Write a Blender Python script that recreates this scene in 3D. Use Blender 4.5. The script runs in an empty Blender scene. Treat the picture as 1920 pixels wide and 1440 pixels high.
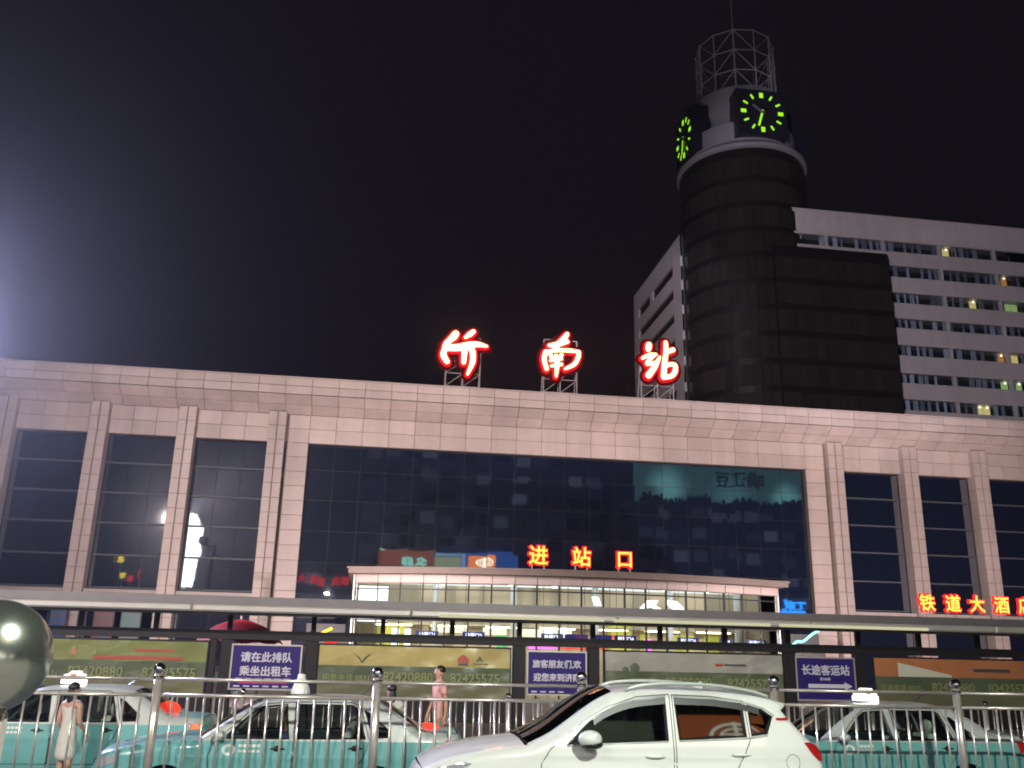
import bpy, bmesh, math, random
from mathutils import Vector, Matrix, geometry
random.seed(7)
R = math.radians
sc = bpy.context.scene
C = sc.collection

# ------------------------------------------------------------------ camera, sky, exposure
cam = bpy.data.objects.new('camera', bpy.data.cameras.new('camera'))
C.objects.link(cam)
sc.camera = cam
cam.data.sensor_width = 36.0
cam.data.lens = 36.0 * 1716.2 / 1920.0
cam.data.clip_start = 0.05
cam.data.clip_end = 2000
_th, _p, _r = R(8.03), R(16.70), R(1.26)
_f = Vector((math.sin(_th) * math.cos(_p), math.cos(_th) * math.cos(_p), math.sin(_p)))
_x = Vector((math.cos(_th), -math.sin(_th), 0))
_u = _x.cross(_f)
_x, _u = _x * math.cos(_r) + _u * math.sin(_r), _u * math.cos(_r) - _x * math.sin(_r)
_m = Matrix((_x, _u, -_f)).transposed().to_4x4()
_m.translation = Vector((0, 0, 2.0))
cam.matrix_world = _m

world = bpy.data.worlds.new('World')
sc.world = world
world.use_nodes = True
wn = world.node_tree.nodes
bg = wn['Background']
bg.inputs[0].default_value = (0.0050, 0.0034, 0.0062, 1)     # night sky over a lit city
bg.inputs[1].default_value = 1.0

vs = sc.view_settings
vs.view_transform = 'Standard'
vs.look = 'None'
vs.exposure = 0.0
vs.gamma = 1.0
sc.cycles.use_denoising = True
sc.cycles.max_bounces = 6
sc.cycles.diffuse_bounces = 2
sc.cycles.glossy_bounces = 3
sc.cycles.transmission_bounces = 4
sc.cycles.transparent_max_bounces = 12
sc.cycles.volume_bounces = 0
sc.cycles.sample_clamp_indirect = 4.0
sc.cycles.caustics_reflective = False
sc.cycles.caustics_refractive = False
sc.cycles.filter_width = 1.9


# ------------------------------------------------------------------ materials
def mat(name, col, rough=0.6, metal=0.0, spec=0.5, var=0.0, vscale=3.0, bump=0.0, bscale=20.0,
        emit=None, estr=0.0, rnd=0.0, coat=0.0, ior=None):
    m = bpy.data.materials.new(name)
    m.use_nodes = True
    n, l = m.node_tree.nodes, m.node_tree.links
    b = n['Principled BSDF']
    b.inputs['Base Color'].default_value = (*col, 1)
    b.inputs['Roughness'].default_value = rough
    b.inputs['Metallic'].default_value = metal
    b.inputs['Specular IOR Level'].default_value = spec
    b.inputs['Coat Weight'].default_value = coat
    if ior:
        b.inputs['IOR'].default_value = ior
    if emit:
        b.inputs['Emission Color'].default_value = (*emit, 1)
        b.inputs['Emission Strength'].default_value = estr
    tc = None
    if var or rnd or bump:
        tc = n.new('ShaderNodeTexCoord')
    if var or rnd:
        hsv = n.new('ShaderNodeHueSaturation')
        hsv.inputs['Color'].default_value = (*col, 1)
        src = None
        if var:
            no = n.new('ShaderNodeTexNoise')
            no.inputs['Scale'].default_value = vscale
            no.inputs['Detail'].default_value = 5
            l.new(tc.outputs['Object'], no.inputs['Vector'])
            mr = n.new('ShaderNodeMapRange')
            mr.inputs[1].default_value = .25
            mr.inputs[2].default_value = .75
            mr.inputs[3].default_value = 1 - var
            mr.inputs[4].default_value = 1 + var
            l.new(no.outputs['Fac'], mr.inputs[0])
            src = mr.outputs[0]
        if rnd:
            oi = n.new('ShaderNodeObjectInfo')
            mr2 = n.new('ShaderNodeMapRange')
            mr2.inputs[3].default_value = 1 - rnd
            mr2.inputs[4].default_value = 1 + rnd
            l.new(oi.outputs['Random'], mr2.inputs[0])
            if src:
                mu = n.new('ShaderNodeMath')
                mu.operation = 'MULTIPLY'
                l.new(src, mu.inputs[0])
                l.new(mr2.outputs[0], mu.inputs[1])
                src = mu.outputs[0]
            else:
                src = mr2.outputs[0]
        l.new(src, hsv.inputs['Value'])
        l.new(hsv.outputs[0], b.inputs['Base Color'])
    if bump:
        nb = n.new('ShaderNodeTexNoise')
        nb.inputs['Scale'].default_value = bscale
        nb.inputs['Detail'].default_value = 4
        l.new(tc.outputs['Object'], nb.inputs['Vector'])
        bp = n.new('ShaderNodeBump')
        bp.inputs['Strength'].default_value = bump
        bp.inputs['Distance'].default_value = .02
        l.new(nb.outputs['Fac'], bp.inputs['Height'])
        l.new(bp.outputs[0], b.inputs['Normal'])
    return m


def flicker(m, k):
    """each copy glows by its own amount"""
    n, l = m.node_tree.nodes, m.node_tree.links
    oi, pw_, mu = n.new('ShaderNodeObjectInfo'), n.new('ShaderNodeMath'), n.new('ShaderNodeMath')
    pw_.operation, mu.operation = 'POWER', 'MULTIPLY'
    l.new(oi.outputs['Random'], pw_.inputs[0])
    pw_.inputs[1].default_value = 3.0
    l.new(pw_.outputs[0], mu.inputs[0])
    mu.inputs[1].default_value = k
    l.new(mu.outputs[0], n['Principled BSDF'].inputs['Emission Strength'])
    return m


def glow(name, col, s):
    m = bpy.data.materials.new(name)
    m.use_nodes = True
    n, l = m.node_tree.nodes, m.node_tree.links
    n.remove(n['Principled BSDF'])
    e = n.new('ShaderNodeEmission')
    e.inputs[0].default_value = (*col, 1)
    e.inputs[1].default_value = s
    l.new(e.outputs[0], n['Material Output'].inputs[0])
    return m


def clear_glass(name, tint=(.9, .95, .95), ior=1.5, rough=0.02):
    m = bpy.data.materials.new(name)
    m.use_nodes = True
    n, l = m.node_tree.nodes, m.node_tree.links
    n.remove(n['Principled BSDF'])
    t = n.new('ShaderNodeBsdfTransparent')
    t.inputs[0].default_value = (*tint, 1)
    g = n.new('ShaderNodeBsdfGlossy')
    g.inputs['Roughness'].default_value = rough
    f = n.new('ShaderNodeFresnel')
    f.inputs[0].default_value = ior
    mx = n.new('ShaderNodeMixShader')
    l.new(f.outputs[0], mx.inputs[0])
    l.new(t.outputs[0], mx.inputs[1])
    l.new(g.outputs[0], mx.inputs[2])
    l.new(mx.outputs[0], n['Material Output'].inputs[0])
    return m


M = {}
M['stone'] = mat('pink_granite', (.555, .445, .425), .5, var=.06, vscale=2.0, rnd=.085, bump=.05, bscale=40)
M['stone_dim'] = mat('granite_ledge', (.46, .38, .37), .5, var=.08, vscale=1.5)
M['joint'] = mat('joint_mortar', (.26, .205, .195), .9)
M['dark_wall'] = mat('dark_reveal', (.10, .085, .085), .8)
M['facade_glass'] = mat('facade_glass', (.008, .013, .034), .02, spec=1.0, ior=2.1, bump=.10, bscale=.45)
M['transom'] = mat('transom_metal', (.075, .08, .10), .5)
M['frame_dark'] = mat('dark_mullion', (.018, .017, .022), .5)
M['shelter_dark'] = mat('shelter_paint', (.016, .013, .016), .5, spec=.25, var=.15, vscale=6)
M['white_wall'] = mat('white_tile_wall', (.56, .51, .53), .6, var=.05, vscale=.8, rnd=.03)
M['tower_glass'] = mat('tower_glass', (.028, .024, .024), .15, spec=.6, rnd=.18, var=.25, vscale=.3)
M['tower_spandrel'] = mat('tower_spandrel', (.014, .011, .013), .3)
M['tower_stone'] = mat('tower_stone', (.34, .33, .38), .6, var=.06, vscale=.7)
M['clock_face'] = mat('clock_face', (.018, .015, .04), .35)
M['clock_glow'] = glow('clock_marks', (.42, 1.0, .02), 1.1)
M['clock_hand'] = mat('clock_hand', (.25, .24, .26), .5)
M['steel'] = mat('galvanised_steel', (.72, .70, .76), .5)
M['steel_paint'] = mat('painted_steel', (.50, .46, .48), .5)
M['room_dark'] = mat('unlit_room', (.02, .02, .025), .9)
M['curtain'] = mat('curtain', (.46, .48, .55), .9, rnd=.55)
M['win_glass'] = clear_glass('window_glass', (.88, .92, .96), 1.45)
M['hall_glass'] = clear_glass('hall_glass', (.9, .93, .9), 1.45, .01)
M['car_glass'] = clear_glass('car_glass', (.62, .70, .66), 1.5, .01)
M['tint_glass'] = clear_glass('tinted_glass', (.10, .12, .11), 1.6, .02)
M['chrome'] = mat('polished_steel', (.78, .76, .74), .08, metal=1.0)
M['brushed'] = mat('stainless_steel', (.60, .54, .49), .30, metal=.62, var=.08, vscale=8)
M['asphalt'] = mat('asphalt', (.05, .05, .052), .8, var=.2, vscale=1.2, bump=.4, bscale=60)
M['paving'] = mat('paving', (.30, .25, .24), .6, var=.15, vscale=.8, bump=.1, bscale=12)
M['kerb'] = mat('kerb_stone', (.34, .33, .31), .7, var=.15, vscale=4)
M['concrete'] = mat('concrete', (.32, .31, .29), .75, var=.12, vscale=2)
M['white_paint'] = mat('white_car_paint', (.80, .80, .77), .25, coat=.8)
M['teal_paint'] = mat('turquoise_taxi_paint', (.145, .385, .37), .28, coat=.7, var=.06, vscale=2.5)
M['silver_paint'] = mat('silver_taxi_paint', (.50, .52, .49), .3, metal=.15, coat=.6)
M['rubber'] = mat('rubber', (.02, .02, .02), .7)
M['black_trim'] = mat('black_trim', (.015, .015, .017), .35)
M['interior'] = mat('car_interior', (.045, .042, .04), .8)
M['seat'] = mat('seat_fabric', (.16, .16, .15), .9)
M['seat_white'] = mat('white_seat_cover', (.62, .62, .58), .9)
M['tail_red'] = mat('tail_lamp', (.30, .01, .015), .15, emit=(1, .02, .01), estr=.12, coat=1)
M['tail_lit'] = glow('lit_tail_lamp', (1, .06, .03), 1.6)
M['indicator'] = glow('amber_lamp', (1, .25, .08), 1.3)
M['head_lamp'] = mat('head_lamp', (.75, .76, .78), .08, metal=.6, coat=1)
M['lamp_lit'] = glow('lit_roof_lamp', (1, .98, .94), 2.4)
M['lamp_off'] = mat('white_plastic', (.72, .72, .68), .35)
M['skin'] = mat('skin', (.50, .28, .20), .55)
M['hair'] = mat('black_hair', (.012, .010, .010), .5)
M['pink_cloth'] = mat('pink_shirt', (.66, .34, .33), .85, var=.1, vscale=20)
M['tan_cloth'] = mat('tan_shorts', (.30, .19, .12), .85, var=.1, vscale=20)
M['white_cloth'] = mat('white_cloth', (.60, .58, .52), .85, var=.08, vscale=15)
M['blue_cloth'] = mat('blue_shirt', (.12, .18, .42), .85)
M['shoe'] = mat('shoe', (.05, .04, .04), .6)
M['red_cloth'] = mat('umbrella_cloth', (.62, .016, .03), .6, var=.08, vscale=5)
M['sign_blue'] = mat('sign_blue', (.022, .012, .125), .5, spec=.25)
M['sign_white'] = mat('sign_white', (.55, .53, .60), .5)
M['sign_pink'] = glow('pink_tube', (1, .05, .30), .8)
M['neon_yellow'] = glow('neon_yellow', (1, .46, .06), 2.6)
M['neon_white'] = glow('neon_core', (1, .66, .30), 4.2)
M['neon_red'] = glow('neon_red', (1, .012, .02), 1.9)
M['neon_back'] = glow('neon_backing', (1.0, .01, .025), .8)  # this and the next paint the red bloom round the strokes
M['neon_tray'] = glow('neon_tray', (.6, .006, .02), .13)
M['neon_red_dim'] = glow('neon_red_small', (1, .03, .03), 1.3)


def weather(m, k):
    """rain streaks and soot that run down across the panels"""
    n, l = m.node_tree.nodes, m.node_tree.links
    g = n.new('ShaderNodeNewGeometry')
    acc = None
    for sc_, det, lo, hi in (((.9, .9, .07), 6, 1 - k, 1 + k * .3), ((.12, .12, .2), 3, 1 - k, 1 + k * .6)):
        mp = n.new('ShaderNodeMapping')
        mp.inputs['Scale'].default_value = sc_
        l.new(g.outputs['Position'], mp.inputs[0])
        no = n.new('ShaderNodeTexNoise')
        no.inputs['Scale'].default_value = 1.0
        no.inputs['Detail'].default_value = det
        l.new(mp.outputs[0], no.inputs['Vector'])
        mr = n.new('ShaderNodeMapRange')
        mr.inputs[1].default_value, mr.inputs[2].default_value = .32, .66
        mr.inputs[3].default_value, mr.inputs[4].default_value = lo, hi
        l.new(no.outputs['Fac'], mr.inputs[0])
        if acc is None:
            acc = mr.outputs[0]
        else:
            mu = n.new('ShaderNodeMath')
            mu.operation = 'MULTIPLY'
            l.new(acc, mu.inputs[0])
            l.new(mr.outputs[0], mu.inputs[1])
            acc = mu.outputs[0]
    h = n['Hue/Saturation/Value'] if 'Hue/Saturation/Value' in n else next(x for x in n if x.type == 'HUE_SAT')
    old = h.inputs['Value'].links[0].from_socket
    mu = n.new('ShaderNodeMath')
    mu.operation = 'MULTIPLY'
    l.new(old, mu.inputs[0])
    l.new(acc, mu.inputs[1])
    l.new(mu.outputs[0], h.inputs['Value'])
    return m


weather(M['stone'], .13)
weather(M['white_wall'], .08)

# ------------------------------------------------------------------ mesh helpers
class MB:
    """collects simple shapes, then links them as one mesh object"""
    def __init__(s):
        s.v, s.f = [], []

    def add(s, vs, fs):
        o = len(s.v)
        s.v += [tuple(p) for p in vs]
        s.f += [tuple(i + o for i in q) for q in fs]
        return s

    def box(s, a, b):
        x0, y0, z0 = a
        x1, y1, z1 = b
        return s.add([(x0, y0, z0), (x1, y0, z0), (x1, y1, z0), (x0, y1, z0), (x0, y0, z1), (x1, y0, z1), (x1, y1, z1), (x0, y1, z1)],
                     [(3, 2, 1, 0), (4, 5, 6, 7), (0, 1, 5, 4), (1, 2, 6, 5), (2, 3, 7, 6), (3, 0, 4, 7)])

    def bbox(s, a, b, c):
        """box with its front (-y) and top edges chamfered by c"""
        x0, y0, z0 = a
        x1, y1, z1 = b
        vs = [(x0, y1, z0), (x1, y1, z0), (x1, y1, z1), (x0, y1, z1),
              (x0, y0 + c, z0), (x1, y0 + c, z0), (x1, y0 + c, z1), (x0, y0 + c, z1),
              (x0 + c, y0, z0 + c), (x1 - c, y0, z0 + c), (x1 - c, y0, z1 - c), (x0 + c, y0, z1 - c)]
        fs = [(3, 2, 1, 0), (8, 9, 10, 11)]
        for i in range(4):
            j = (i + 1) % 4
            fs += [(i, j, 4 + j, 4 + i), (4 + i, 4 + j, 8 + j, 8 + i)]
        return s.add(vs, fs)

    def tube(s, pts, rad, n=8, cap=True):
        pts = [Vector(p) for p in pts]
        k = len(pts)
        rr = rad if isinstance(rad, (list, tuple)) else [rad] * k
        vs, fs = [], []
        for i, p in enumerate(pts):
            d = (pts[min(i + 1, k - 1)] - pts[max(i - 1, 0)])
            d = d.normalized() if d.length > 1e-9 else Vector((0, 0, 1))
            a = d.cross(Vector((0, 1, 0)))
            if a.length < 1e-3:
                a = d.cross(Vector((1, 0, 0)))
            a.normalize()
            b = d.cross(a)
            for j in range(n):
                t = 2 * math.pi * j / n
                vs.append(p + (a * math.cos(t) + b * math.sin(t)) * rr[i])
        for i in range(k - 1):
            for j in range(n):
                q = (j + 1) % n
                fs.append((i * n + j, i * n + q, (i + 1) * n + q, (i + 1) * n + j))
        if cap:
            fs.append(tuple(range(n))[::-1])
            fs.append(tuple((k - 1) * n + j for j in range(n)))
        return s.add(vs, fs)

    def lathe(s, prof, n=20, c=(0, 0, 0), a0=0.0, a1=2 * math.pi):
        full = abs(a1 - a0 - 2 * math.pi) < 1e-6
        cols = n if full else n + 1
        vs, fs = [], []
        for r, z in prof:
            for j in range(cols):
                t = a0 + (a1 - a0) * j / n
                vs.append((c[0] + r * math.cos(t), c[1] + r * math.sin(t), c[2] + z))
        for i in range(len(prof) - 1):
            for j in range(n):
                q = (j + 1) % cols
                fs.append((i * cols + j, i * cols + q, (i + 1) * cols + q, (i + 1) * cols + j))
        return s.add(vs, fs)

    def ball(s, c, r, n=16, m=10, sq=(1, 1, 1)):
        vs, fs = [], []
        for i in range(m + 1):
            ph = math.pi * i / m
            for j in range(n):
                t = 2 * math.pi * j / n
                vs.append((c[0] + sq[0] * r * math.sin(ph) * math.cos(t), c[1] + sq[1] * r * math.sin(ph) * math.sin(t), c[2] - sq[2] * r * math.cos(ph)))
        for i in range(m):
            for j in range(n):
                q = (j + 1) % n
                fs.append((i * n + j, i * n + q, (i + 1) * n + q, (i + 1) * n + j))
        return s.add(vs, fs)

    def prism(s, poly, y0, y1):
        """polygon in x,z pushed from y0 to y1"""
        k = len(poly)
        vs = [(x, y0, z) for x, z in poly] + [(x, y1, z) for x, z in poly]
        fs = [tuple(range(k)), tuple(range(2 * k - 1, k - 1, -1))]
        fs += [(i, k + i, k + (i + 1) % k, (i + 1) % k) for i in range(k)]
        return s.add(vs, fs)

    def quad(s, a, b, c, d):
        return s.add([a, b, c, d], [(0, 1, 2, 3)])

    def mesh(s, name, m, smooth=False):
        me = bpy.data.meshes.new(name)
        me.from_pydata(s.v, [], s.f)
        if m:
            me.materials.append(M[m] if isinstance(m, str) else m)
        me.validate()
        if smooth:
            for p in me.polygons:
                p.use_smooth = True
        me.update()
        return me

    def build(s, name, m, parent=None, smooth=False, loc=None, auto=None):
        o = link(name, s.mesh(name, m, smooth), parent)
        if loc:
            o.location = loc
        if auto:
            fix(o.data, auto)
        return o


def fix(me, ang=None):
    bm = bmesh.new()
    bm.from_mesh(me)
    bmesh.ops.remove_doubles(bm, verts=bm.verts, dist=1e-4)
    bmesh.ops.recalc_face_normals(bm, faces=bm.faces)
    bm.to_mesh(me)
    bm.free()
    if ang:
        for p in me.polygons:
            p.use_smooth = True
        me.set_sharp_from_angle(angle=R(ang))
    me.update()


def link(name, me, parent=None):
    o = bpy.data.objects.new(name, me)
    C.objects.link(o)
    if parent:
        o.parent = parent
    return o


def tag(o, label, cat, group=None, kind=None):
    o['label'] = label
    o['category'] = cat
    if group:
        o['group'] = group
    if kind:
        o['kind'] = kind
    return o


def thing(name, label, cat, loc=(0, 0, 0), rz=0.0, group=None):
    o = link(name, None)
    o.location = loc
    o.rotation_euler = (0, 0, rz)
    o.empty_display_size = .3
    return tag(o, label, cat, group)


def struct(o):
    o['kind'] = 'structure'
    return o


def dup(root, loc, label, rz=None):
    def cp(o, par):
        c = o.copy()
        C.objects.link(c)
        if par:
            c.parent = par
        for ch in list(o.children):
            cp(ch, c)
        return c
    r = cp(root, None)
    r.location = loc
    if rz is not None:
        r.rotation_euler = (0, 0, rz)
    r['label'] = label
    return r


def text_mesh(s, size, ext=.004, bold=0.0, align='CENTER'):
    cu = bpy.data.curves.new('lettering', 'FONT')
    cu.body = s
    cu.size = size
    cu.extrude = ext
    cu.bevel_depth = bold
    cu.bevel_resolution = 1
    cu.align_x = align
    cu.resolution_u = 3
    o = bpy.data.objects.new('lettering', cu)
    C.objects.link(o)
    me = bpy.data.meshes.new_from_object(o.evaluated_get(bpy.context.evaluated_depsgraph_get()))
    bpy.data.objects.remove(o)
    bpy.data.curves.remove(cu)
    return me


def text(name, s, size, loc, m, parent=None, ext=.004, bold=0.0, align='CENTER', sx=1.0, sz=1.0, rz=0.0):
    me = text_mesh(s, size, ext, bold, align)
    me.materials.clear()
    me.materials.append(M[m] if isinstance(m, str) else m)
    me.transform(Matrix.Diagonal((sx, sz, 1, 1)))
    me.transform(Matrix.Rotation(math.pi / 2, 4, 'X'))
    o = link(name, me, parent)
    o.location = loc
    o.rotation_euler = (0, 0, rz)
    return o


# ------------------------------------------------------------------ lamps that light the square
def spot(name, loc, target, watts, col, ang, blend, size, parent=None):
    d = bpy.data.lights.new(name, 'SPOT')
    d.energy = watts
    d.color = col
    d.spot_size = R(ang)
    d.spot_blend = blend
    d.shadow_soft_size = size
    o = bpy.data.objects.new(name, d)
    C.objects.link(o)
    o.location = loc
    o.rotation_euler = (Vector(target) - Vector(loc)).to_track_quat('-Z', 'Y').to_euler()
    if parent:
        o.parent = parent
        o.matrix_parent_inverse = Matrix.Translation(parent.location).inverted()
    return o


M['lamp_face'] = glow('floodlight_face', (.95, .97, 1.0), 12.0)
M['mast_grey'] = mat('mast_grey', (.30, .31, .32), .5, metal=.5)


def flood_mast(name, label, loc, h, aims, glassy=True):
    t = thing(name, label, 'floodlight mast', loc)
    MB().tube([(0, 0, 0), (0, 0, h * .5), (0, 0, h)], [.28, .2, .13], 12).build('pole', 'mast_grey', t, True)
    MB().tube([(-1.3, 0, h), (1.3 if len(aims) > 1 else .1, 0, h)], .07, 8).build('crossarm', 'mast_grey', t)
    MB().tube([(0, 0, 0), (0, 0, .05)], .5, 16).build('base_plate', 'mast_grey', t)
    for i, (tg, w, col, ang, bl) in enumerate(aims):
        p = Vector((-1.1 + 2.2 * i / max(1, len(aims) - 1), -.1, h + .35))
        wp = Vector(loc) + p
        d = (Vector(tg) - wp).normalized()
        q = d.to_track_quat('Y', 'Z').to_matrix().to_4x4()
        hd = MB().box((-.34, -.22, -.26), (.34, .12, .26))
        hd.v = [tuple(q @ Vector(v) + p) for v in hd.v]
        ho = hd.build('floodlight_housing', 'mast_grey', t)
        ln = MB().quad((-.29, .125, -.21), (.29, .125, -.21), (.29, .125, .21), (-.29, .125, .21))
        ln.v = [tuple(q @ Vector(v) + p) for v in ln.v]
        ln.build('lamp_face', 'lamp_face', ho)
        MB().tube([(p.x, p.y, h), tuple(p)], .04, 6).build('bracket', 'mast_grey', ho)
        spot('floodlight_beam', wp + d * .2, tg, w, col, ang, bl, .3, t)
    return t


WARM = (1.0, .86, .82)
flood_mast('floodlight_mast', 'tall floodlight mast on the far side of the square, out of frame behind the viewer', (-27, -19.5, 0), 19,
           [((13.5, 55, 12), 128000, WARM, 56, .95), ((66, 96, 48), 215000, (.93, .86, .97), 30, .5), ((34, 55, 12), 55000, WARM, 40, .6), ((36.5, 116, 42), 520000, (.93, .86, .97), 13, .5)])  # last, narrow head added to brighten the hotel's side wing
flood_mast('floodlight_mast', 'bluish white floodlight mast just left of the frame, glowing in the haze', (-13.95, 28, .16), 10.7,
           [((0, 0, 1), 35000, (.66, .67, 1.0), 90, .7)])


def ground_flood(label, loc, tg, w):
    t = thing('ground_floodlight', label, 'floodlight', loc, group='floodlights on the paving')
    d = (Vector(tg) - Vector(loc)).normalized()
    q = d.to_track_quat('Y', 'Z').to_matrix().to_4x4()
    hd = MB().box((-.3, -.2, -.22), (.3, .1, .22))
    hd.v = [tuple(q @ Vector(v) + Vector((0, 0, .75))) for v in hd.v]
    ho = hd.build('housing', 'mast_grey', t)
    ln = MB().quad((-.25, .105, -.17), (.25, .105, -.17), (.25, .105, .17), (-.25, .105, .17))
    ln.v = [tuple(q @ Vector(v) + Vector((0, 0, .75))) for v in ln.v]
    ln.build('lamp_face', 'lamp_face', ho)
    for sx in (-.34, .34):
        MB().box((sx - .02, -.03, 0), (sx + .02, .03, .8)).build('bracket', 'mast_grey', t)
    MB().box((-.4, -.25, 0), (.4, .25, .03)).build('base_plate', 'mast_grey', t)
    spot('floodlight_beam', Vector(loc) + Vector((0, 0, .75)) + d * .25, tg, w, (1.0, .82, .77), 118, .8, .3, t)


for lab, x, tx_, w in (('leftmost', -17, -15, 2400), ('second', -4, -2, 11000), ('third', 24.5, 22, 10500), ('rightmost', 36, 36, 8000)):
    ground_flood(lab + ' of four floodlights on the paving, hidden behind the shelter', (x, 33, .16), (tx_, 55, 13), w)


def street_lamp(label, loc, arm, watts, col, target):
    t = thing('street_lamp', label, 'street lamp', loc, group='street lamps behind the viewer')
    MB().tube([(0, 0, 0), (0, 0, 4), (0, 0, 8)], [.1, .085, .06], 10).build('pole', 'mast_grey', t, True)
    MB().tube([(0, 0, 8), (0, arm * .5, 8.5), (0, arm, 8.6)], .045, 8).build('arm', 'mast_grey', t, True)
    MB().ball((0, arm + .3, 8.58), .4, 14, 8, (.4, 1, .22)).build('lamp_head', 'mast_grey', t, True)
    MB().box((-.1, arm + .05, 8.46), (.1, arm + .55, 8.485)).build('lamp_face', 'lamp_face', t)
    p = Vector(loc) + Vector((0, arm + .3, 8.42))
    spot('lamp_beam', p, target, watts, col, 150, .5, .15, t)
    return t


street_lamp('grey street lamp on the raised footpath behind the viewer, to the left', (-5.5, -3.5, .45), 1.6, 1300, (.95, 1.0, .86), (-2, 8, 0))
street_lamp('grey street lamp on the raised footpath behind the viewer, to the right', (4.5, -3.5, .45), 1.6, 11000, (.93, 1.0, .87), (3, 8, 0))

# ------------------------------------------------------------------ ground
struct(MB().box((-200, -150, -.6), (220, 260, -.012)).build('ground', 'concrete'))
struct(MB().box((-120, 2.6, -.3), (140, 17.0, 0)).build('road', 'asphalt'))
struct(MB().box((-120, 17.0, -.3), (140, 150, .16)).build('pavement', 'paving'))
struct(MB().box((-60, -12, -.3), (60, 2.6, .45)).build('footpath', 'paving'))
struct(MB().box((-60, -100, -.3), (90, -12, .15)).build('forecourt', 'paving'))
kb = struct(link('median_kerb', None))
_k = MB().bbox((-.49, -.16, 0), (.49, .16, .17), .02).mesh('kerb_block', 'kerb')
for i in range(36):
    o = link('kerb_block', _k, kb)
    o.location = (-17 + i, 12.2, 0)

# ------------------------------------------------------------------ station building
st = thing('station_building', 'wide station building of pinkish stone with tall dark glass bays and a deep cornice', 'building', (0, 55, 0))
# (all station coordinates are world x, depth behind the stone face, world z)
core = MB()
core.box((-34, .75, 0), (56, 30, 17.2))
core.build('wall', 'dark_wall', st)
MB().box((-34, -.9, 17.2), (56, 30, 17.6)).build('roof', 'stone_dim', st)
corn = MB()
corn.add([(-34, -1.34, 16.86), (56, -1.34, 16.86), (56, .0, 15.98), (-34, .0, 15.98), (-34, -1.34, 17.80), (56, -1.34, 17.80), (56, .5, 17.80), (-34, .5, 17.80),
          (-34, .7, 15.98), (56, .7, 15.98)],
         [(0, 1, 5, 4), (1, 0, 3, 2), (4, 5, 6, 7), (2, 3, 8, 9)])
cornice = corn.build('cornice', 'joint', st)
PW = 1.565
fas = MB().bbox((-PW / 2 + .013, -.05, -.238), (PW / 2 - .013, 0, .238), .012).mesh('panel', 'stone')
slo = MB().bbox((-PW / 2 + .013, -.05, -.385), (PW / 2 - .013, 0, .385), .012).mesh('panel', 'stone')
X0 = 3.368 - PW * 23.5
rest = MB()
for c in range(57):
    x = X0 + c * PW
    vis = -24.5 < x < 45
    for k in range(2):
        z = 17.545 - .505 * k
        if vis:
            o = link('panel', fas, cornice)
            o.location = (x, -1.345, z)
        else:
            rest.box((x - PW / 2 + .013, -1.39, z - .238), (x + PW / 2 - .013, -1.345, z + .238))
        s = (.25 + .5 * k)
        y, zz = -1.345 + 1.36 * s, 16.79 - .88 * s
        if vis:
            o = link('panel', slo, cornice)
            o.location = (x, y - .005, zz - .01)
            o.rotation_euler = (R(57.1), 0, 0)
        else:
            a = R(57.1)
            q = Matrix.Rotation(a, 4, 'X')
            b = MB().box((-PW / 2 + .013, -.05, -.385), (PW / 2 - .013, 0, .385))
            rest.add([q @ Vector(v) + Vector((x, y, zz - .01)) for v in b.v], b.f)
MB().box((-34, -1.41, 17.80), (56, .6, 17.86)).build('coping', 'stone', cornice)
r_ = rest.build('outer_panels', 'stone', st)
r_['kind'] = 'stuff'

# lintel, jambs of the great window
GL, GR, GT = -4.52, 27.07, 14.14
PIL = [-26.7, -21.64, -16.54, -11.61, -6.4, 29.0, 34.2, 39.2, 44.26, 49.3]
lin = MB()
lin.box((-33, .05, 14.18), (55, .74, 15.97))
lin.box((GL - 1.25, .05, 0), (GL - .04, .74, 14.18))
lin.box((GR + .04, .05, 0), (GR + 1.35, .74, 14.18))
lintel = lin.build('lintel', 'joint', st)


def wallpanel(x0, x1, z0, z1, y, par):
    me = MB().bbox((x0 + .011, -.045, z0 + .011), (x1 - .011, 0, z1 - .011), .012).mesh('panel', 'stone')
    cx, cz = (x0 + x1) / 2, (z0 + z1) / 2
    me.transform(Matrix.Translation((-cx, 0, -cz)))
    o = link('panel', me, par)
    o.location = (cx, y, cz)
    return o


nmain = 20
pw = (GR - GL) / nmain
shared = MB().bbox((-pw / 2 + .011, -.045, -.422), (pw / 2 - .011, 0, .422), .012).mesh('panel', 'stone')
for i in range(nmain):
    for k in range(2):
        o = link('panel', shared, lintel)
        o.location = (GL + pw * (i + .5), .05, 15.44 - .86 * k)
for a, b in zip(PIL[:-1], PIL[1:]):
    if a == -6.4:
        continue
    n = 3
    w = (b - a - 1.0) / n
    for i in range(n):
        for k in range(2):
            x0 = a + .5 + w * i
            if x0 < -24 or x0 > 45:
                continue
            wallpanel(x0, x0 + w, 15.01 - .86 * k, 15.87 - .86 * k, .05, lintel)
jr = [14.15 - .868 * k for k in range(17)]
for x0, x1 in ((GL - 1.22, GL - .0), (GR + 0, GR + 1.3)):
    for k in range(-2, 13):
        z1 = 14.15 - .868 * k if k > -2 else 15.87
        z0 = 14.15 - .868 * (k + 1)
        wallpanel(x0, x1, z0, z1, .05, lintel)
for x0, x1 in ((GL - 1.22, GL - .0), (GR + 0, GR + 1.3)):
    MB().box((x0 + .02, .005, .16), (x1 - .02, .05, 2.84)).build('jamb_base', 'stone', lintel)

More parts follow.
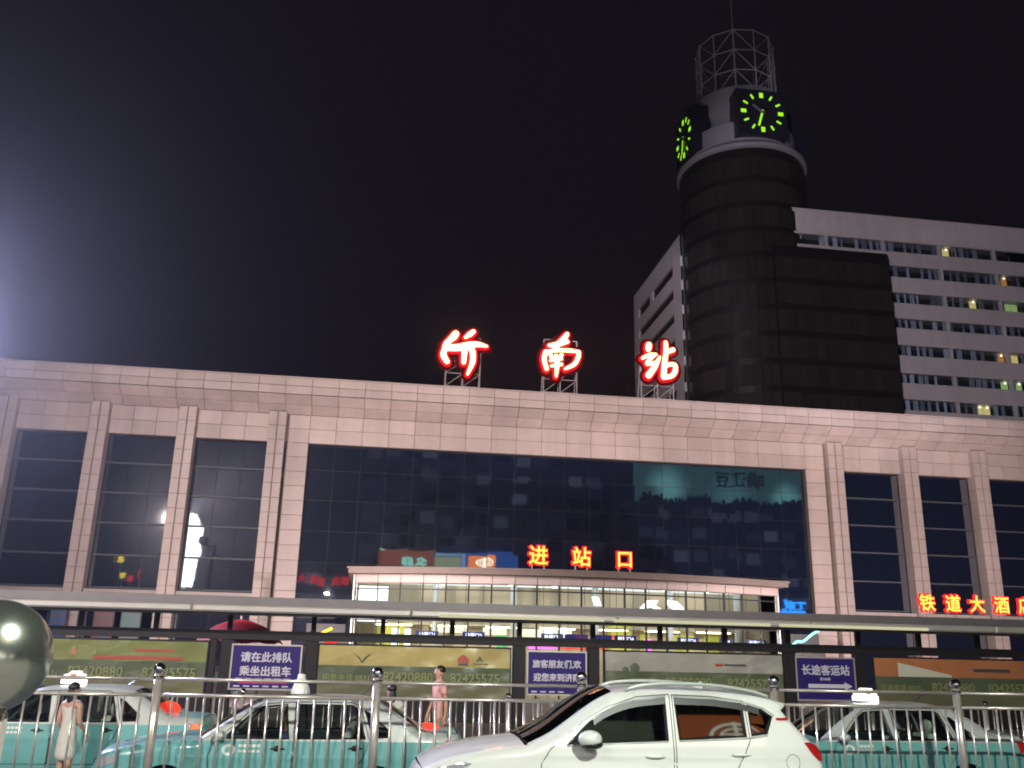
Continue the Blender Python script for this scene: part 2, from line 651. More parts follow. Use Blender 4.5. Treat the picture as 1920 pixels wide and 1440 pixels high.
# pillars: two half shafts with a groove between, coursed cladding
pil = MB()
pil.box((-.47, -.33, .16), (.47, .6, 15.95))
pcore = pil.mesh('pillar', 'joint')
cl = MB()
for side in (-1, 1):
    for k in range(19):
        z1 = 15.93 - .868 * k
        z0 = max(z1 - .85, .17)
        if z1 < .3:
            break
        xa, xb = (.035, .5) if side > 0 else (-.5, -.035)
        cl.bbox((xa, -.40, z0), (xb, -.33, z1), .012)
        cl.box((.47, -.385, z0) if side > 0 else (-.5, -.385, z0), (.5, .5, z1) if side > 0 else (-.47, .5, z1))
pclad = cl.mesh('cladding', 'stone')
for x in PIL:
    p = link('pillar', pcore, st)
    p.location = (x, 0, 0)
    q = link('cladding', pclad, p)
    q['kind'] = 'stuff'

# glazing: the panes of the great window, a hair out of true like any real curtain wall
def pane(me, par, x, y, z, t=.07):
    o = link('pane', me, par)
    o.location = (x, y, z)
    o.rotation_euler = (R(random.gauss(0, t)), 0, R(random.gauss(0, t)))
    return o


great = MB()
rows = [14.14, 12.62, 10.80, 8.98, 7.16, 5.34, 3.2, .3]
for i in range(nmain + 1):
    x = GL + pw * i
    great.box((x - .018, .44, .3), (x + .018, .6, 14.14))
for z in rows:
    great.box((GL, .442, z - .018), (GR, .598, z + .018))
great = great.build('great_window', 'frame_dark', st)
for r0, r1 in zip(rows[:-1], rows[1:]):
    h = r0 - r1
    me = MB().box((-pw / 2 + .012, -.012, -h / 2 + .012), (pw / 2 - .012, .012, h / 2 - .012)).mesh('pane', 'facade_glass')
    for i in range(nmain):
        pane(me, great, GL + pw * (i + .5), .43, (r0 + r1) / 2)
brow = [14.14, 12.47, 10.72, 8.98, 7.17, 5.36, .3]
for a, b in zip(PIL[:-1], PIL[1:]):
    if a == -6.4 or b < -22 or a > 49:
        continue
    x0, x1 = a + .5, b - .5
    fr = MB()
    for x in (x0 + .03, x1 - .03):
        fr.box((x - .03, .40, .3), (x + .03, .62, 14.14))
    bay = fr.build('bay_window', 'frame_dark', st)
    for z in brow[1:-1]:
        MB().bbox((x0, .30, z - .05), (x1, .42, z + .05), .015).build('transom', 'transom', bay)
    n = 3
    w = (x1 - x0) / n
    for r0, r1 in zip(brow[:-1], brow[1:]):
        h = r0 - r1
        me = MB().box((-w / 2 + .006, -.012, -h / 2 + .02), (w / 2 - .006, .012, h / 2 - .02)).mesh('pane', 'facade_glass')
        for i in range(n):
            pane(me, bay, x0 + w * (i + .5), .45, (r0 + r1) / 2)
    MB().bbox((x0, -.18, 5.05), (x1, .36, 5.26), .03).build('ledge', 'stone_dim', bay)

# ------------------------------------------------------------------ rooftop characters: brush strokes in neon on steel frames
G = {
    'ji': (267, 318, [([(203, 190), (188, 212), (165, 234)], [25, 27, 22]), ([(165, 234), (140, 262), (130, 300), (124, 340), (150, 384)], [20, 21, 20, 23, 20]),
                      ([(150, 284), (220, 284), (300, 268), (360, 262), (424, 274)], [22, 25, 27, 21, 9]), ([(326, 172), (302, 192), (272, 214)], [17, 20, 12]),
                      ([(160, 300), (220, 300), (270, 292)], [13, 12, 15]), ([(268, 292), (268, 340), (266, 388)], [24, 20, 17]),
                      ([(312, 285), (328, 330), (326, 390), (296, 470)], [24, 22, 20, 9])]),
    'nan': (965, 335, [([(1004, 188), (980, 222), (948, 255)], [16, 21, 22]), ([(876, 272), (938, 262), (1004, 242)], [14, 21, 17]),
                       ([(945, 258), (918, 292), (900, 312)], [20, 17, 12]), ([(852, 318), (840, 370), (858, 436)], [19, 18, 17]),
                       ([(852, 318), (930, 306), (1020, 306), (1090, 314)], [14, 15, 16, 13]), ([(1090, 316), (1084, 352), (1056, 402), (990, 436)], [14, 17, 16, 10]),
                       ([(884, 330), (892, 356)], [14, 16]), ([(964, 338), (946, 362)], [15, 14]), ([(884, 380), (962, 366)], [11, 13]),
                       ([(892, 416), (964, 404)], [11, 13]), ([(926, 345), (932, 410), (926, 488)], [16, 19, 9])]),
    'zhan': (1660, 375, [([(1590, 266), (1584, 296)], [24, 22]), ([(1540, 362), (1590, 338), (1640, 334)], [12, 16, 12]),
                         ([(1626, 340), (1592, 372), (1572, 404), (1632, 392)], [14, 15, 15, 13]), ([(1668, 352), (1630, 420), (1582, 484)], [10, 22, 24]),
                         ([(1716, 246), (1714, 320), (1700, 410), (1694, 492)], [16, 20, 21, 24]), ([(1712, 320), (1768, 298)], [14, 19]),
                         ([(1700, 424), (1742, 404), (1780, 410), (1778, 454), (1750, 486), (1694, 500)], [12, 16, 18, 20, 18, 16])]),
}
ROOF = [('ji', 4.79, 21.13, 'leftmost of three glowing red brush-stroke characters on the station roof'),
        ('nan', 11.28, 21.42, 'middle, box shaped one of three glowing red characters on the station roof'),
        ('zhan', 17.95, 21.48, 'rightmost glowing red roof character, in front of the hotel side wing')]
for key, gx, gz, lab in ROOF:
    t = thing('rooftop_character', lab, 'neon character', (gx, 57, 17.6), group='rooftop neon characters')
    cx, cy, strokes = G[key]
    core_, rim, halo_in, halo = MB(), MB(), MB(), MB()
    for pts, rad in strokes:
        # resample smoothly
        P, Q = [], []
        for i in range(len(pts) - 1):
            p0 = pts[max(i - 1, 0)]
            p1, p2 = pts[i], pts[i + 1]
            p3 = pts[min(i + 2, len(pts) - 1)]
            for s in range(5):
                u = s / 5
                pt = [.5 * (2 * p1[k] + (p2[k] - p0[k]) * u + (2 * p0[k] - 5 * p1[k] + 4 * p2[k] - p3[k]) * u * u + (3 * p1[k] - p0[k] - 3 * p2[k] + p3[k]) * u ** 3) for k in (0, 1)]
                P.append(pt)
                Q.append(rad[i] * (1 - u) + rad[i + 1] * u)
        P.append(pts[-1])
        Q.append(rad[-1])
        # rounded ends
        W = [((x - cx) * .0094, (cy - y) * .0099 + (x - cx) * .0005) for x, y in P]
        rr = [q * .0094 for q in Q]
        for tgt, y, k, add, fl in ((core_, -.36, .90, 0.0, .5), (rim, -.24, 1.0, .06, .55), (halo_in, -.12, 1.0, .15, .3), (halo, -.02, 1.0, .32, .12)):
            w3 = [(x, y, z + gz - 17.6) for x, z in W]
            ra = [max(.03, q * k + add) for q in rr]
            n0 = len(tgt.v)
            tgt.tube(w3, ra, 10)
            tgt.ball(w3[0], ra[0], 10, 6)
            tgt.ball(w3[-1], ra[-1], 10, 6)
            tgt.v[n0:] = [(a, y + (b - y) * fl, c) for a, b, c in tgt.v[n0:]]
    halo.build('backing_tray', 'neon_tray', t, True)  # two glowing shells, the neon's red halo built as shapes
    halo_in.build('red_backing', 'neon_back', t, True)
    rim.build('red_channel', 'neon_red', t, True)
    core_.build('neon_tubing', 'neon_white', t, True)
    fr = MB()
    w2, hh = 1.12, gz - 17.6 + 1.15
    zt = gz - 17.6
    for x in (-w2, 0, w2):
        fr.tube([(x, .1, 0), (x, .1, hh if x else zt)], .05, 6)
        fr.tube([(x, 1.4, 0), (x, .12, zt + .3)], .04, 6)
    lev = [.5, 1.3, 2.2, zt - .5, zt + .6]
    for z in lev:
        fr.tube([(-w2, .1, z), (w2, .1, z)], .035, 6)
    for z0, z1 in zip(lev[:3], lev[1:4]):
        fr.tube([(-w2, .1, z0), (0, .1, z1)], .03, 6)
        fr.tube([(0, .1, z0), (w2, .1, z1)], .03, 6)
    for x in (-w2, w2):
        fr.tube([(x, .1, 1.3), (x, 1.0, .9)], .03, 6)
        fr.tube([(x, .1, hh), (x * .1, .1, hh)], .035, 6)
    fr.build('steel_frame', 'steel_paint', t)

# ------------------------------------------------------------------ hotel tower behind the station
ht = thing('hotel_tower', 'high hotel with white striped wing, dark round glass tower and clock drum, behind the station', 'building', (0, 0, 0))
TX, TY, TR = 44.9, 103.8, 8.1
# white wing to the right, facing the square
WY, WL, WR, WT = 96.5, 47.3, 112.0, 56.25
wing = MB()
wing.box((WL + .1, WY + 1.6, 0), (WR, WY + 20, WT - .4))
wing = wing.build('wing', 'room_dark', ht)
zs = [(52.95, 51.53), (49.66, 48.15), (46.08, 44.71), (42.68, 41.45), (39.24, 37.92), (35.68, 34.45), (32.43, 31.09), (29.1, 27.8), (25.7, 24.4)]
bands = [(WT, zs[0][0])] + [(zs[i][1], zs[i + 1][0]) for i in range(len(zs) - 1)] + [(zs[-1][1], 0.2)]
for k, (z1, z0) in enumerate(bands):
    MB().bbox((WL, WY, z0), (WR, WY + 1.7, z1), .03).build('spandrel', 'white_wall', wing)
MB().box((WL, WY + 1.7, 0.2), (WL + .25, WY + 20, WT)).build('end_wall', 'white_wall', wing)
MB().box((WL, WY - .05, WT - .02), (WR, WY + 20, WT + .12)).build('coping', 'white_wall', wing)
M['lit_y'] = glow('lit_room_yellow', (1.0, .80, .30), .75)
M['lit_g'] = glow('lit_room_green', (.62, .85, .30), .55)
M['lit_o'] = glow('lit_room_amber', (1.0, .42, .10), .55)
M['lit_lamp'] = glow('room_lamp', (1.0, .86, .6), 3.0)
LIT = {(0, 71.0): 'lit_y', (1, 79.2): 'lit_o', (2, 74.0): 'lit_y', (2, 79.0): 'lit_g', (2, 80.0): 'lit_g', (4, 77.4): 'lit_o', (4, 79.2): 'lit_y', (4, 82.5): 'lit_o',
       (4, 88.0): 'lit_g', (5, 77.6): 'lit_g', (5, 79.0): 'lit_g', (5, 88.0): 'lit_g', (6, 73.0): 'lit_y', (6, 74.3): 'lit_y', (3, 90.0): 'lit_y'}
paneW = 7.53 / 8
pier = {}
curt = MB()
for i in range(6):
    x = -.36 + .72 * i / 5
    curt.v += [(x, .05 * (i % 2), 0), (x, .05 * (i % 2), 1)]
curt.f = [(2 * i, 2 * i + 2, 2 * i + 3, 2 * i + 1) for i in range(5)]
curt.f += [tuple(reversed(f)) for f in ()]
curt = curt.mesh('curtain', 'curtain')
for k, (z1, z0) in enumerate(zs):
    h = z1 - z0
    pm = MB().box((-paneW / 2 + .02, -.01, -h / 2 + .02), (paneW / 2 - .02, .01, h / 2 - .02)).mesh('window_pane', 'win_glass')
    row = MB()
    for b in range(-1, 8):
        px_ = 52.4 + 7.53 * b
        if WL + .3 < px_ < WR:
            MB().box((px_ - .17, WY + .02, z0 + .001), (px_ + .17, WY + .5, z1 - .001)).build('pier', 'white_wall', wing)
    for i in range(-6, 44):
        x = 52.4 + paneW * (i + .5)
        if x < WL + .5 or x > WR - 1:
            continue
        inview = (x < 87 and k < 7 and (k == 0 or x > 58.5))
        if not inview:
            row.box((x - paneW / 2 + .03, WY + .43, z0), (x + paneW / 2 - .03, WY + .45, z1))
            continue
        o = link('window_pane', pm, wing)
        o.location = (x, WY + .30, (z0 + z1) / 2)
        lit = None
        for (kk, xx), mm in LIT.items():
            if kk == k and abs((xx * .965) - x) < paneW * .55:
                lit = mm
        if lit:
            MB().box((x - paneW / 2 + .03, WY + .9, z0 + .05), (x + paneW / 2 - .03, WY + .95, z1 - .05)).build('lit_room', lit, wing)
            if random.random() < .6:
                MB().ball((x - .1, WY + .6, z1 - .25), .14, 10, 6).build('room_lamp', 'lit_lamp', wing, True)
        elif random.random() < .8:
            c = link('curtain', curt, wing)
            c.location = (x + random.uniform(-.15, .15), WY + .5, z0)
            c.scale = (random.uniform(.45, 1.15), 1, h)
    if row.v:
        row.build('far_windows', 'tower_glass', wing)['kind'] = 'stuff'

# dark curtain wall in front of the wing, tangent to the round tower
CB = 95.2
dk = MB().box((TX, CB + .1, .2), (59.6, 97.4, 50.5)).build('curtain_wall', 'tower_spandrel', ht)
PITCH = 3.40
ztop = 52.4
cols = 13
cw = (59.6 - 44.9) / cols
for k in range(1, 9):
    z1 = ztop - PITCH * k
    me = MB().bbox((-cw / 2 + .025, -.05, 0), (cw / 2 - .025, .02, 2.62), .015).mesh('glass_panel', 'tower_glass')
    for i in range(cols):
        if z1 - 2.6 < 26:
            continue
        o = link('glass_panel', me, dk)
        o.location = (44.9 + cw * (i + .5), CB + .08, z1 - 2.62)
# round tower
sh = MB().lathe([(TR - .06, .2), (TR - .06, 64.4), (0, 64.4)], 64, (TX, TY, 0)).build('tower_shaft', 'tower_spandrel', ht, False)
seg = R(360 / 48)
for k in range(-3, 9):
    z1 = ztop - PITCH * k
    for j in range(48):
        a = -math.pi / 2 + seg * (j - 24 + .5)
        if not (-math.pi * 1.08 < a < -.10):
            continue
        if z1 - 2.6 < 26:
            continue
        if k == -3 and j == 0:
            pass
        key = 'tower_panel'
        if key not in bpy.data.meshes:
            wv = TR * math.tan(seg / 2)
            MB().bbox((-wv + .025, -.05, 0), (wv - .025, .05, 2.62), .015).mesh('tower_panel', 'tower_glass')
        o = link('glass_panel', bpy.data.meshes[key], sh)
        o.location = (TX + TR * math.cos(a), TY + TR * math.sin(a), z1 - 2.62)
        o.rotation_euler = (0, 0, a + math.pi / 2)
# clock drum
dr = MB().lathe([(TR - .1, 63.9), (TR + .35, 64.0), (TR + .35, 64.5), (TR - .2, 64.75), (TR - .6, 65.3), (7.2, 65.6), (7.2, 68.3), (6.1, 68.5), (5.4, 68.6), (5.4, 70.2), (6.3, 70.6), (6.3, 74.2), (5.9, 74.4), (0, 74.4)],
                 64, (TX, TY, 0)).build('clock_drum', 'tower_stone', ht)
fix(dr.data, 30)


def clock(ang, cz):
    q = Matrix.Translation((TX, TY, cz)) @ Matrix.Rotation(ang, 4, 'Z')
    box = MB().bbox((-3.3, -7.75, -3.3), (3.3, -5.2, 3.3), .08)
    box.v = [tuple(q @ Vector(v)) for v in box.v]
    c = box.build('clock', 'clock_face', dr)
    for i in range(12):
        a = i * math.pi / 6
        big = i % 3 == 0
        m = MB()
        hw_, r0, r1 = (.25, 2.12, 2.82) if big else (.12, 2.15, 2.82)
        m.box((-hw_, -7.80, r0), (hw_, -7.76, r1))
        rot = Matrix.Rotation(a, 4, 'Y')
        m.v = [tuple(q @ (rot @ Vector(v))) for v in m.v]
        m.build('hour_mark', 'clock_glow', c)
    for nm, a, ln, wd, mm, y in (('minute_hand', R(196), 2.1, .13, 'clock_glow', -7.86), ('hour_hand', R(-52), 1.55, .17, 'clock_hand', -7.84)):
        m = MB().box((-wd, y - .03, -.3), (wd, y, ln))
        rot = Matrix.Rotation(a, 4, 'Y')
        m.v = [tuple(q @ (rot @ Vector(v))) for v in m.v]
        m.build(nm, mm, c)
    m = MB().ball((0, -7.86, 0), .26, 10, 6, (1, .3, 1))
    m.v = [tuple(q @ Vector(v)) for v in m.v]
    m.build('hub', 'clock_hand', c)


for a in (0, -math.pi / 2, math.pi / 2, math.pi):
    clock(a, 69.2)
# lattice crown
cr = MB()
LR, nlat = 5.25, 12
lv = [74.3, 77.4, 80.5, 83.6]
pt = lambda j, z: (TX + LR * math.cos(2 * math.pi * j / nlat + .13), TY + LR * math.sin(2 * math.pi * j / nlat + .13), z)
for j in range(nlat):
    cr.tube([pt(j, lv[0]), pt(j, lv[-1])], .085, 6)
    for k, z in enumerate(lv):
        cr.tube([pt(j, z), pt(j + 1, z)], .075, 6)
        cr.ball(pt(j, z), .17, 8, 6)
        if k < 3:
            if j % 2:
                cr.tube([pt(j, z), pt(j + 1, lv[k + 1])], .06, 5)
            else:
                cr.tube([pt(j + 1, z), pt(j, lv[k + 1])], .06, 5)
crown = cr.build('lattice_crown', 'steel', ht)
MB().tube([(TX, TY, 74.4), (TX, TY, 86), (TX, TY, 95)], [.14, .10, .04], 6).build('antenna', 'steel', crown)
# side wing running back from the tower
SX = 36.25
sw = MB().box((SX + .3, 104.2, .2), (44, 126, 55.1)).build('side_wing', 'room_dark', ht)
szs = [(52.25, 50.8), (48.9, 47.55), (45.45, 44.25), (42.0, 40.8), (38.6, 37.4), (35.2, 34.0), (31.8, 30.6), (28.4, 27.2)]
sb = [(55.28, szs[0][0])] + [(szs[i][1], szs[i + 1][0]) for i in range(len(szs) - 1)] + [(szs[-1][1], .2)]
for z1, z0 in sb:
    MB().box((SX, 104.2, z0), (SX + .31, 126, z1)).build('spandrel', 'white_wall', sw)
for y0, y1 in ((104.2, 107.3), (123.6, 126)):
    MB().box((SX - .02, y0, .2), (SX + .28, y1, 55.26)).build('end_pier', 'white_wall', sw)
MB().box((SX + .01, 116.5, szs[0][1]), (SX + .2, 117.9, szs[0][0])).build('mid_pier', 'white_wall', sw)
for z1, z0 in szs:
    for i in range(8):
        y = 107.3 + 16.3 * i / 8
        MB().box((SX + .2, y + .03, z0 + .02), (SX + .25, y + 2.0, z1 - .02)).build('window_pane', 'tower_glass', sw)
# ------------------------------------------------------------------ entrance hall with its bowed glass front
hl = thing('entrance_hall', 'low brightly lit entrance hall with bowed glass front before the great window', 'building', (0, 0, .16))
HX0, HX1, HN = -.92, 19.62, 20
hy = lambda x: 44.0 - 2.0 * (1 - ((x - 9.35) / 10.27) ** 2)
hx = [HX0 + (HX1 - HX0) * i / HN for i in range(HN + 1)]


def arc_band(y_off0, y_off1, z0, z1, ext=0.0):
    m = MB()
    xs = [HX0 - ext] + hx[1:-1] + [HX1 + ext]
    n = len(xs)
    for x in xs:
        b = hy(min(max(x, HX0), HX1))
        m.v += [(x, b + y_off0, z0), (x, b + y_off1, z0), (x, b + y_off1, z1), (x, b + y_off0, z1)]
    for i in range(n - 1):
        a, c = 4 * i, 4 * i + 4
        for k in range(4):
            q = (k + 1) % 4
            m.f.append((a + k, c + k, c + q, a + q))
    m.f += [(0, 1, 2, 3), (4 * n - 1, 4 * n - 2, 4 * n - 3, 4 * n - 4)]
    return m


M['hall_wall'] = mat('hall_wall', (.58, .49, .36), .7, var=.05, vscale=1)
M['hall_floor'] = mat('hall_floor', (.42, .40, .36), .25)
M['hall_ceiling'] = mat('hall_ceiling', (.66, .66, .64), .8)
M['hall_light'] = glow('ceiling_light', (.86, .90, .92), 1.5)
M['roof_edge'] = mat('hall_roof_edge', (.20, .15, .135), .6, var=.1, vscale=2)
M['down_light'] = glow('down_light', (1.0, .88, .6), 10.0)
M['screen_white'] = glow('screen_white', (.96, .97, 1.0), 2.6)
M['yellow_green'] = mat('yellow_green_panel', (.55, .55, .10), .5, emit=(.75, .78, .12), estr=.35)
M['ad_green'] = mat('green_poster', (.05, .42, .12), .4, emit=(.1, .8, .2), estr=.25)
M['hall_column'] = mat('hall_column', (.66, .68, .68), .4)
M['board_blue'] = mat('board_blue', (.03, .03, .22), .35, emit=(.05, .05, .4), estr=.25)
M['board_text'] = glow('board_text', (.85, .85, 1.0), 2.2)
roof = arc_band(-.75, 8.6, 5.46, 5.66, .35)
roof.build('roof', 'roof_edge', hl)
arc_band(-.80, -.62, 5.66, 5.74, .42).build('roof_lip', 'roof_edge', hl)
arc_band(.25, 6.0, 5.40, 5.455, -.1).build('luminous_ceiling', 'hall_light', hl)
fas_ = arc_band(-.16, .2, 5.06, 5.46, .05).build('fascia', 'joint', hl)
for i in range(HN):
    a, b = hx[i], hx[i + 1]
    ya, yb = hy(a), hy(b)
    d = math.atan2(yb - ya, b - a)
    L = math.hypot(b - a, yb - ya)
    m = MB().bbox((-L / 2 + .015, -.04, -.18), (L / 2 - .015, 0, .18), .01)
    o = m.build('fascia_panel', 'stone', fas_)
    o.location = ((a + b) / 2, (ya + yb) / 2 - .17, 5.26)
    o.rotation_euler = (0, 0, d)
    for z0, z1 in ((.05, 3.38), (3.44, 4.78), (4.82, 5.05)):
        m = MB().box((-L / 2 + .03, -.008, z0), (L / 2 - .03, .008, z1))
        o = m.build('pane', 'hall_glass', hl)
        o.location = ((a + b) / 2, (ya + yb) / 2, 0)
        o.rotation_euler = (R(random.gauss(0, .15)), 0, d + R(random.gauss(0, .25)))
for x in hx:
    MB().box((x - .032, hy(x) - .06, 0), (x + .032, hy(x) + .09, 5.06)).build('mullion', 'frame_dark', hl)
for z in (3.41, 4.80):
    arc_band(-.04, .05, z - .03, z + .03).build('transom', 'frame_dark', hl)
for x in (HX0 - .02, HX1 + .02):
    MB().box((x - .05, 44.0, 0), (x + .05, 55.2, 5.46)).build('side_wall', 'hall_wall', hl)
    MB().box((x - .09, 43.94, 0), (x + .09, 44.12, 5.44)).build('corner_post', 'hall_column', hl)
MB().box((HX0, 48.4, 0), (HX1, 48.6, 5.46)).build('back_wall', 'hall_wall', hl)
MB().box((HX0 + .05, 41.5, -.01), (HX1 - .05, 50.4, .02)).build('floor', 'hall_floor', hl)
for x in (3.0, 6.9, 11.1, 15.0, 18.6):
    MB().tube([(x, 46.6, 0), (x, 46.6, 5.46)], .16, 16).build('column', 'hall_column', hl, True)
M['strip_warm'] = glow('warm_strip', (1.0, .86, .55), 9.0)
for i in range(7):
    x = 1.0 + 2.75 * i
    MB().box((x - .9, 47.05, 3.30), (x + .9, 47.25, 3.36)).build('strip_lamp', 'strip_warm', hl)
MB().box((HX0 + .2, 46.9, 3.36), (HX1 - .2, 48.4, 3.46)).build('gallery_slab', 'hall_wall', hl)
for i, x in enumerate((4.1, 6.6, 8.9, 10.2, 14.4, 16.9)):
    MB().lathe([(0, 5.28), (.12, 5.30), (.13, 5.45)], 12, (x, 45.0 + .6 * (i % 3), 0)).build('down_light', 'down_light', hl)
# wall panels inside, low partitions and counters
for x0, x1, z0, z1, m in ((0.2, 1.6, 2.2, 3.3, 'yellow_green'), (1.2, 2.0, 3.5, 4.4, 'yellow_green'), (6.3, 6.8, 2.3, 3.4, 'ad_green'), (12.2, 13.4, 2.2, 3.7, 'yellow_green'), (13.9, 14.4, 2.1, 3.2, 'yellow_green'), (15.6, 16.8, 2.2, 3.2, 'yellow_green'), (17.4, 18.2, 2.1, 3.2, 'yellow_green')):
    MB().box((x0, 48.3, z0), (x1, 48.37, z1)).build('wall_panel', m, hl)
for x in (5.2, 9.4, 13.6):
    MB().box((x - .9, 46.5, 0), (x + .9, 47.4, 1.15)).build('counter', 'hall_wall', hl)
M['lit_cream'] = glow('lit_cream_wall', (1.0, .93, .72), 1.5)
for x0, x1, z0, z1 in ((5.4, 6.6, 2.95, 3.28), (7.3, 9.9, 2.9, 3.28), (3.0, 4.6, 3.0, 3.28)):
    MB().box((x0, 46.7, z0), (x1, 46.76, z1)).build('lit_panel', 'lit_cream', hl)  # glowing panels added to brighten the lower hall
M['led_magenta'] = glow('magenta_strip', (1, .15, .9), 2.5)
M['led_cyan'] = glow('cyan_strip', (.05, .8, 1), 2.5)
M['led_red'] = glow('red_lettering', (1, .05, .04), 1.6)
for x0, x1, z0, z1, m in ((.9, 1.25, 2.3, 3.1, 'screen_white'), (1.5, 1.8, 2.3, 3.1, 'screen_white'), (8.3, 8.7, 3.0, 3.28, 'screen_white'), (9.0, 9.45, 3.0, 3.28, 'screen_white'), (6.95, 7.25, 2.35, 2.5, 'led_cyan'), (7.5, 8.9, 2.33, 2.42, 'led_magenta'), (9.1, 11.4, 2.33, 2.4, 'led_red'), (13.3, 13.6, 2.3, 2.9, 'led_magenta'), (11.0, 12.3, 2.9, 3.05, 'led_red')):
    MB().box((x0, 45.4, z0), (x1, 45.46, z1)).build('lit_display', m, hl)
# white lightbox standing at the left end of the glass front
lb = thing('white_lightbox', 'overexposed white lit panel inside the left end of the entrance hall', 'lightbox', (-.1, 44.5, .16))
MB().box((-.7, 0, 3.3), (.75, .12, 5.02)).build('housing', 'frame_dark', lb)
MB().box((-.66, -.03, 3.36), (.71, -.004, 4.98)).build('screen', 'screen_white', lb)
for x in (-.5, .5):
    MB().box((x - .04, .02, 0), (x + .04, .1, 3.3)).build('leg', 'frame_dark', lb)
# glowing shapes on the right half, standing in for signs reflected in the glass
for i, (x, poly) in enumerate(((13.2, [(-.62, -.42), (-.1, .1), (.45, .12), (.3, -.12), (.62, -.3), (.35, -.34), (.1, -.2)]), (14.5, [(-.5, .15), (.1, .1), (.42, -.2), (.5, -.62), (.25, -.55), (-.35, -.1)]), (10.6, [(-.25, .2), (.08, .18), (.22, -.22), (-.15, -.2)]))):
    t = thing('pendant_light', ['white angular pendant light in the hall, beside the white column', 'white curved pendant light in the hall, rightmost of the three', 'small white pendant light in the hall, under the rightmost gate character'][i], 'pendant light', (x, 44.2, 4.75), group='white pendant lights')
    MB().prism(poly, -.05, .05).build('diffuser', 'screen_white', t)
    MB().tube([(0, 0, .05), (0, 0, .86)], .012, 5).build('cable', 'frame_dark', t)
# gate boards under the glass
GATES = [(2.5, '1', 'leftmost'), (4.6, '2', 'second from the left'), (8.2, '3', 'third from the left'), (11.7, '4', 'fourth from the left'), (14.9, '6', 'fifth from the left'), (17.0, '8', 'smaller one right of the fifth'), (18.75, '9', 'last one at the right end')]
for i, (x, nr, w) in enumerate(GATES):
    hw2 = .52 if i != 5 else .3
    y = hy(x) + 1.5
    t = thing('gate_board', 'dark blue gate number board in the entrance hall, ' + w, 'gate board', (x * 1.012, y, 2.74), group='gate boards in the entrance hall')
    MB().bbox((-hw2, 0, 0), (hw2, .12, .42), .01).build('board', 'board_blue', t)
    text('lettering', ('检票口' if hw2 > .4 else '口') + nr, .22, (0, -.012, .18), 'board_text', t, .003, .006)
    MB().box((-hw2 * .72, -.012, .06), (hw2 * .72, -.003, .11)).build('text_line', 'board_text', t)
    for sx in (-.8, .8):
        MB().tube([(sx * hw2, .06, .42), (sx * hw2, .06, 2.85)], .012, 5).build('hanger', 'frame_dark', t)
# long dark blue beam boards between the gates
for i, (x0, x1) in enumerate(((8.9, 10.0), (10.2, 11.15))):
    t = thing('beam_board', ['plain dark blue board between the third gate board and the post', 'plain dark blue board just left of the fourth gate board'][i], 'board', ((x0 + x1) / 2, hy(x0) + 1.5, 2.74))
    MB().bbox((-(x1 - x0) / 2, 0, 0), ((x1 - x0) / 2, .1, .42), .01).build('panel', 'board_blue', t)
    for sx in (-.4, .4):
        MB().tube([(sx, .05, .42), (sx, .05, 2.85)], .012, 5).build('hanger', 'frame_dark', t)
# the three characters over the entrance
for ch, x, w in (('进', 7.36, 'leftmost'), ('站', 9.40, 'middle'), ('口', 11.46, 'rightmost, square')):
    t = thing('entrance_character', w + ' of three yellow neon characters with red edges above the entrance hall', 'neon character', (x, 42.3, 5.9), group='neon characters above the entrance')
    sz = .92 if ch != '口' else .84
    text('red_channel', ch, sz, (0, -.02, .36), 'neon_red', t, .04, .072)
    text('neon_face', ch, sz, (0, -.11, .36), 'neon_yellow', t, .03, .014)
    for sx in (-.28, .28):
        MB().box((sx - .03, -.03, 0), (sx + .03, .03, .40)).build('post', 'steel_paint', t)
    MB().box((-.42, .03, .30), (.42, .07, .34)).build('crossbar', 'steel_paint', t)
for i, (x, w) in enumerate(((7.75, .5), (11.8, .5))):
    t = thing('roof_unit', ['small grey box on the hall roof behind the leftmost entrance character', 'small grey box on the hall roof by the rightmost entrance character'][i], 'box', (x, 42.9, 5.82))
    MB().bbox((-w / 2, 0, 0), (w / 2, .4, .22), .02).build('casing', 'steel_paint', t)
    MB().box((-w / 2 + .05, -.012, .05), (w / 2 - .05, -.002, .17)).build('grille', 'frame_dark', t)

# ------------------------------------------------------------------ taxi queue shelter
M['fascia_metal'] = mat('canopy_metal', (.50, .47, .44), .32, metal=.35, var=.1, vscale=2)
M['fascia_dull'] = mat('canopy_gutter', (.15, .135, .14), .45, metal=.2, var=.12, vscale=2)
M['strip_light'] = glow('canopy_strip', (1.0, .97, .62), .62)
sh_ = thing('queue_shelter', 'long dark metal shelter with flat canopy and posts along the taxi queue', 'shelter', (0, 20, .16))
L0, L1 = -12.0, 22.0
nseg = 8
for i in range(nseg):
    a = L0 + (L1 - L0) * i / nseg
    b = L0 + (L1 - L0) * (i + 1) / nseg
    MB().bbox((a + .006, -1.02, 2.60), (b - .006, -.90, 2.735), .03).build('canopy_edge', 'fascia_metal', sh_)
MB().box((L0, -.96, 2.74), (L1, 1.2, 2.90)).build('gutter', 'fascia_dull', sh_)
for a in (1.3, 4.9, 8.5):
    MB().box((a, -1.035, 2.605), (a + 3.4, -1.022, 2.665)).build('strip_light', 'strip_light', sh_)  # glowing strips stand in for light reflected along the canopy edge
MB().box((L0, -.88, 2.62), (L1, 1.2, 2.735)).build('canopy_soffit', 'shelter_dark', sh_)
MB().box((L0, -.86, 2.56), (L1, -.74, 2.615)).build('canopy_rib', 'fascia_dull', sh_)
MB().box((L0, -.09, 2.10), (L1, .09, 2.28)).build('beam', 'shelter_dark', sh_)
POSTS = [-8.7, -7.24, -5.79, -4.34, -2.89, -1.21, .21, 1.66, 3.10, 4.70, 6.20, 7.67, 9.13, 10.79, 12.26, 13.71, 15.2, 16.7]
